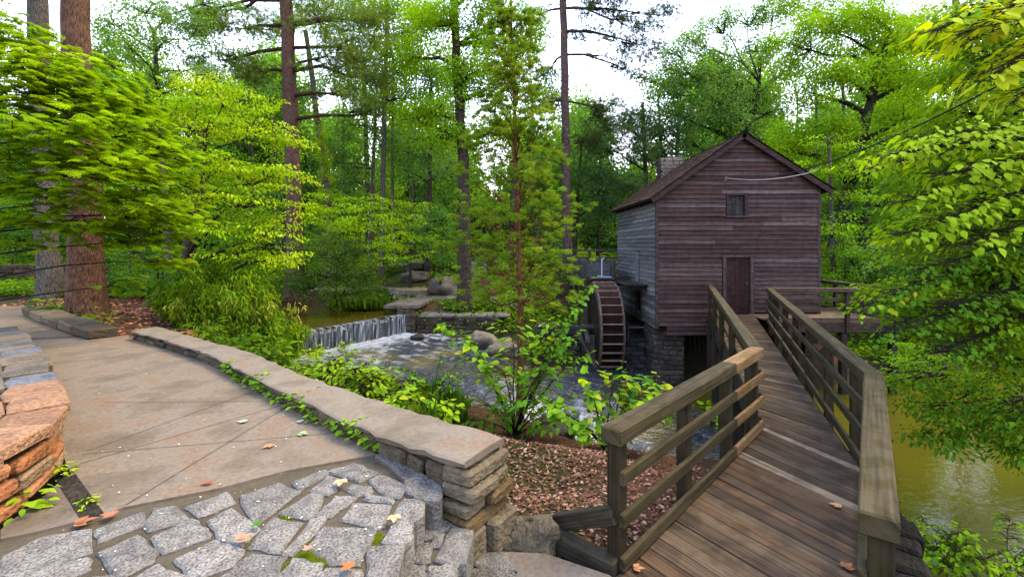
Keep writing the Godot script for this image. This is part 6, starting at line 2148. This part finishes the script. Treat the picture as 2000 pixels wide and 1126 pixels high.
func make_litter() -> void:
	var xf := []
	var cols := []
	var pal := [Color(0.11, 0.05, 0.032), Color(0.14, 0.07, 0.045), Color(0.07, 0.031, 0.02), Color(0.23, 0.14, 0.1), Color(0.035, 0.018, 0.012), Color(0.055, 0.025, 0.017)]
	for k in 24000:
		var d := rf(2.9, 7.4)
		var x := rf(-0.6, 4.2)
		if x < (d - 3.4) * -0.25 - 0.02 or x > 0.75 + (d - 3.0) * 0.95 or rng.randf() < smoothstep(4.9, 7.2, d) * 0.93:
			continue
		if d < 3.3 and x < 0.1:
			continue
		var g := ground(x, d)
		xf.append(Transform3D(Basis(Vector3.UP, rf(0, TAU)) * Basis(Vector3.RIGHT, rf(-0.5, 0.5)) * Basis(Vector3.FORWARD, rf(-0.4, 0.4)) * Basis.from_scale(Vector3.ONE * rf(0.18, 0.55)), V(x, g + rf(0.0, 0.025), d)))
		cols.append(pick(pal))
	tag(scatter("leaf_litter", "dry0", xf, cols), "deep litter of curled pinkish brown leaves between parapet and railing", "leaf litter")
	xf = []
	cols = []
	for k in 4000:
		var d := rf(9.0, 15.5)
		var x := rf(-15, -6.6)
		if Geometry2D.is_point_in_polygon(Vector2(x, d), polys[3]) or off(Vector2(x, d), polys[1]) < 0.4 or off(Vector2(x, d), polys[0]) < 0.4:
			continue
		xf.append(Transform3D(Basis(Vector3.UP, rf(0, TAU)) * Basis(Vector3.RIGHT, rf(-0.5, 0.5)) * Basis.from_scale(Vector3.ONE * rf(0.6, 1.2)), V(x, ground(x, d) + rf(0.0, 0.02), d)))
		cols.append(pick([Color(0.22, 0.08, 0.04), Color(0.28, 0.12, 0.06), Color(0.16, 0.06, 0.035)]))
	tag(scatter("pine_straw", "dry1", xf, cols), "red brown straw and leaf litter under the trees on the left", "leaf litter")
	# moss and grit in the joints of the terrace
	xf = []
	cols = []
	for q in [[560, 1010, 16], [600, 1086, 20], [646, 1090, 22], [736, 1052, 14], [575, 1100, 18], [500, 1060, 8], [612, 1020, 8], [700, 912, 8], [596, 1064, 12], [690, 1120, 8], [618, 1100, 12]]:
		var c := gp(q[0], q[1], 0.49)
		for k in int(q[2] * 5):
			xf.append(Transform3D(Basis(Vector3.UP, rf(0, TAU)).scaled(Vector3(1, 0.5, 1) * rf(0.05, 0.1)), c + Vector3(rng.randfn() * q[2] * 0.0012, rf(-0.006, 0.002), rng.randfn() * q[2] * 0.0016)))
			cols.append(pick([Color(0.16, 0.2, 0.01), Color(0.22, 0.24, 0.012), Color(0.1, 0.15, 0.012)]))
	tag(scatter("moss", "herb1", xf, cols), "yellow green moss filling joints between the granite setts", "moss")
	xf = []
	cols = []
	for k in 170:
		var px := rf(60, 900)
		var py := rf(690, 1120)
		var p := gp(px, py, 0.51)
		if not Geometry2D.is_point_in_polygon(Vector2(p.x, -p.z), polys[3]) or p.x > -0.7:
			continue
		xf.append(Transform3D(Basis(Vector3.UP, rf(0, TAU)).scaled(Vector3.ONE * rf(0.08, 0.2)), p))
		cols.append(pick([Color(0.5, 0.45, 0.35), Color(0.2, 0.1, 0.05), Color(0.6, 0.55, 0.45)]))
	tag(scatter("leaf_crumbs", "dry0", xf, cols), "crumbs of leaves and petals strewn on the concrete walk", "debris")
	for q in [[475, 822, 0.505, 0.13, Color(0.4, 0.5, 0.3), "pale green leaf lying alone in the middle of the walk"], [590, 846, 0.505, 0.13, Color(0.36, 0.5, 0.24), "pale green leaf on the walk nearest the parapet"], [586, 822, 0.505, 0.09, Color(0.45, 0.45, 0.33), "whitish green leaf near the weeds by the parapet"], [525, 870, 0.505, 0.13, Color(0.5, 0.25, 0.12), "curled tan orange leaf on the walk before the terrace"], [404, 942, 0.505, 0.1, Color(0.36, 0.14, 0.08), "small red brown leaf on the walk just above the setts"], [160, 1018, 0.51, 0.16, Color(0.38, 0.16, 0.08), "big brown oak leaf at the left corner of the setts"], [215, 1004, 0.51, 0.13, Color(0.42, 0.18, 0.1), "reddish leaf on the seam between walk and setts"], [665, 940, 0.53, 0.14, Color(0.55, 0.42, 0.25), "straw coloured leaf on the setts below the parapet"], [770, 1010, 0.53, 0.12, Color(0.6, 0.47, 0.25), "cream leaf on the edge of the upper step"], [472, 1050, 0.53, 0.13, Color(0.52, 0.27, 0.17), "pinkish oval leaf on a sett in the centre"], [600, 1070, 0.53, 0.08, Color(0.48, 0.26, 0.2), "small pink leaf near the mossy joints"], [502, 1022, 0.53, 0.09, Color(0.08, 0.2, 0.03), "fresh green leaf on the setts"], [680, 1105, 0.53, 0.11, Color(0.45, 0.17, 0.06), "rust coloured leaf on the largest sett"], [1636, 986, 0.01, 0.13, Color(0.55, 0.32, 0.16), "tan leaf lying on the boardwalk planks"], [1655, 1105, 0.01, 0.13, Color(0.28, 0.12, 0.07), "crumpled brown leaf against the right boardwalk edge"], [1245, 1108, 0.01, 0.11, Color(0.48, 0.24, 0.13), "orange brown leaf beside the foot of the first post"]]:
		var mb := MB.new()
		mb.col = shade(q[4], 0.5)
		q[3] *= 0.68
		var g := gp(q[0], q[1], q[2] + 0.008)
		var a := rf(0, TAU)
		var dir := Vector3(cos(a), 0, sin(a))
		for lobe in [-0.75, 0.0, 0.75]:
			leaf_at(mb, g - dir * q[3] * 0.3 + Vector3(0, 0.002 * (lobe + 1.0), 0), (dir.rotated(Vector3.UP, lobe) + Vector3(0, 0.12, 0)).normalized(), Vector3.UP, q[3] * (1.0 if lobe == 0.0 else 0.72), q[3] * 0.5, 0.12, true)
		tag(obj("fallen_leaf", mb, M.dry), q[5], "leaf", "fallen leaves on the paving")


func make_rocks() -> void:
	for q in [[876, 562, 21.6, 0.85, 0.5, Color(0.28, 0.24, 0.2), "large pale boulder beside the far path"], [755, 578, 20.4, 0.42, 0.34, Color(0.24, 0.21, 0.19), "grey boulder between pond bank and flagstones"], [782, 582, 20, 0.5, 0.22, Color(0.2, 0.18, 0.16), "flat grey boulder beside the flagged ledge"], [742, 582, 20.2, 0.3, 0.3, Color(0.3, 0.27, 0.22), "round light boulder at the grassy pond edge"], [812, 548, 24.4, 0.7, 0.34, Color(0.22, 0.2, 0.16), "mossy boulder on the brown slope"], [795, 522, 27, 1.3, 0.4, Color(0.2, 0.18, 0.15), "long low rock near the top of the brown slope"], [876, 556, 23.8, 0.5, 0.3, Color(0.19, 0.17, 0.13), "weathered rock behind the large pale boulder"], [945, 664, 13.8, 0.4, 0.22, Color(0.3, 0.26, 0.2), "light rock half in the pool below the redbud"], [985, 680, 12.6, 0.42, 0.24, Color(0.32, 0.28, 0.22), "broad pale rock in the creek left of the cedar stem"], [816, 660, 16.4, 0.26, 0.14, Color(0.08, 0.075, 0.07), "small dark wet rock below the ledge"], [905, 800, 9.4, 0.5, 0.2, Color(0.26, 0.21, 0.15), "flat tan rock on the near bank of the pool"], [750, 745, 9.8, 0.3, 0.16, Color(0.25, 0.21, 0.15), "low tan rock peeping from the thicket"], [1075, 842, 8.6, 0.5, 0.25, Color(0.1, 0.09, 0.08), "dark rock splitting the white cascade"]]:
		var p := pd(q[0], q[1], q[2])
		p.y = maxf(p.y, ground(p.x, q[2]) + 0.02)
		boulder(p, Vector3(q[3], q[4], q[3] * 0.8), q[5], q[6], "boulders along the creek", rf(-0.15, 0.15))
	# the far path and the wall above it
	var y := 0.02
	var p1 := [V(-9.6, y, 21.4), V(-6.6, y, 21.6), V(-4.4, y, 21.4), V(-3.2, y, 22.0), V(-3.4, y, 23.0), V(-5.0, y, 23.3), V(-7.4, y, 23.2), V(-9.6, y, 23.2)]
	flat_sheet(p1, y, 0.3, Color(0.34, 0.29, 0.23), M.concrete, "path", "pale far path running behind the upper pond")
	var mb := MB.new()
	mb.col = Color(0.33, 0.3, 0.27)
	var l := []
	var r := []
	for q in [[-3.3, 21.6, 0.0, 1.3], [-2.6, 23.2, 0.35, 1.0], [-2.1, 25, 0.8, 0.8], [-2.2, 27.5, 1.2, 0.8], [-3.2, 30, 1.6, 0.8]]:
		l.append(V(q[0] - q[3] * 0.5, q[2], q[1]))
		r.append(V(q[0] + q[3] * 0.5 + 0.3, q[2], q[1]))
	for k in 4:
		mb.quad(l[k], l[k + 1], r[k + 1], r[k], Vector3.UP)
		mb.quad(l[k], l[k + 1], l[k + 1] - Vector3(0, 0.4, 0), l[k] - Vector3(0, 0.4, 0), Vector3.LEFT)
		mb.quad(r[k], r[k + 1], r[k + 1] - Vector3(0, 0.4, 0), r[k] - Vector3(0, 0.4, 0), Vector3.RIGHT)
	tag(obj("path", mb, M.concrete), "pale path curving uphill from the flagstones past the big tree", "path", "", "structure")
	var w := thing("hill_wall", "dark stone wall crossing the top of the brown slope", "wall", V(-4, 1, 29))
	courses(w, "stone", [V(-7.5, 0.75, 28.6), V(-2.6, 0.95, 28.6), V(-1.6, 1.0, 28.9)], 0.9, 0.9, 0.2, 0.5, 0.4, -1.0, [Color(0.12, 0.095, 0.07), Color(0.16, 0.125, 0.09), Color(0.09, 0.075, 0.06)], M.stone)
	# grasses at the pond edge
	var xf := []
	var cols := []
	for k in 420:
		var p := pd(rf(655, 745), rf(590, 606), rf(18.6, 20.2))
		p.y = maxf(ground(p.x, -p.z), -0.5)
		xf.append(Transform3D(Basis(Vector3.UP, rf(0, TAU)).scaled(Vector3(1.3, 1, 1.3) * rf(0.8, 1.6)), p))
		cols.append(pick([Color(0.13, 0.25, 0.02), Color(0.17, 0.28, 0.02)]))
	tag(scatter("pond_grass", "grass0", xf, cols), "bright green grass tuft at the edge of the upper pond", "grass")
	xf = []
	cols = []
	for k in 60:
		var p := on_ground_fast(rf(820, 905), rf(770, 830))
		xf.append(Transform3D(Basis(Vector3.UP, rf(0, TAU)).scaled(Vector3.ONE * rf(0.5, 1.1)), p))
		cols.append(pick([Color(0.13, 0.24, 0.02), Color(0.18, 0.26, 0.02), Color(0.08, 0.16, 0.02)]))
	tag(scatter("bank_grass", "grass1", xf, cols), "light green grass on the bank above the pool", "grass")


func on_ground_fast(px: float, py: float) -> Vector3:
	var d := 3.5
	while d < 14.0:
		var p := pd(px, py, d)
		if p.y <= height(p.x, d):
			return p
		d += 0.12
	return pd(px, py, d)


func _ready() -> void:
	rng.seed = 20240611
	# camera: level, the lens shifted down
	var cam := Camera3D.new()
	cam.name = "camera"
	cam.projection = Camera3D.PROJECTION_FRUSTUM
	cam.near = 0.05
	cam.far = 400.0
	cam.size = 0.05 * 1126.0 / F
	cam.frustum_offset = Vector2(0, -0.05 * 85.0 / F)
	cam.position = Vector3(0, EYE, 0)
	add_child(cam)
	cam.current = true
	var sky := ProceduralSkyMaterial.new()
	sky.sky_top_color = Color(0.68, 0.79, 1.0)
	sky.sky_horizon_color = Color(1.0, 0.99, 0.97)
	sky.sky_curve = 0.3
	sky.sky_energy_multiplier = 0.95
	sky.ground_horizon_color = Color(0.4, 0.42, 0.35)
	sky.ground_bottom_color = Color(0.2, 0.22, 0.15)
	var e := Environment.new()
	e.background_mode = Environment.BG_SKY
	e.sky = Sky.new()
	e.sky.sky_material = sky
	e.tonemap_mode = Environment.TONE_MAPPER_LINEAR
	e.tonemap_exposure = 6.0
	e.sdfgi_enabled = true
	e.ssao_enabled = true
	e.ssil_enabled = true
	var we := WorldEnvironment.new()
	we.name = "world"
	we.environment = e
	add_child(we)
	var sun := DirectionalLight3D.new()
	sun.name = "sun"
	sun.light_energy = 0.5
	sun.light_color = Color(1.0, 0.93, 0.8)
	sun.light_angular_distance = 30.0
	sun.shadow_enabled = true
	sun.rotation_degrees = Vector3(-58, 105, 0)
	add_child(sun)
	make_materials()
	make_land()
	make_water()
	make_paths()
	make_dam()
	make_boardwalk()
	make_railings()
	make_mill()
	make_wheel()
	make_wire()
	make_clusters()
	make_rocks()
	make_trees()
	make_near_plants()
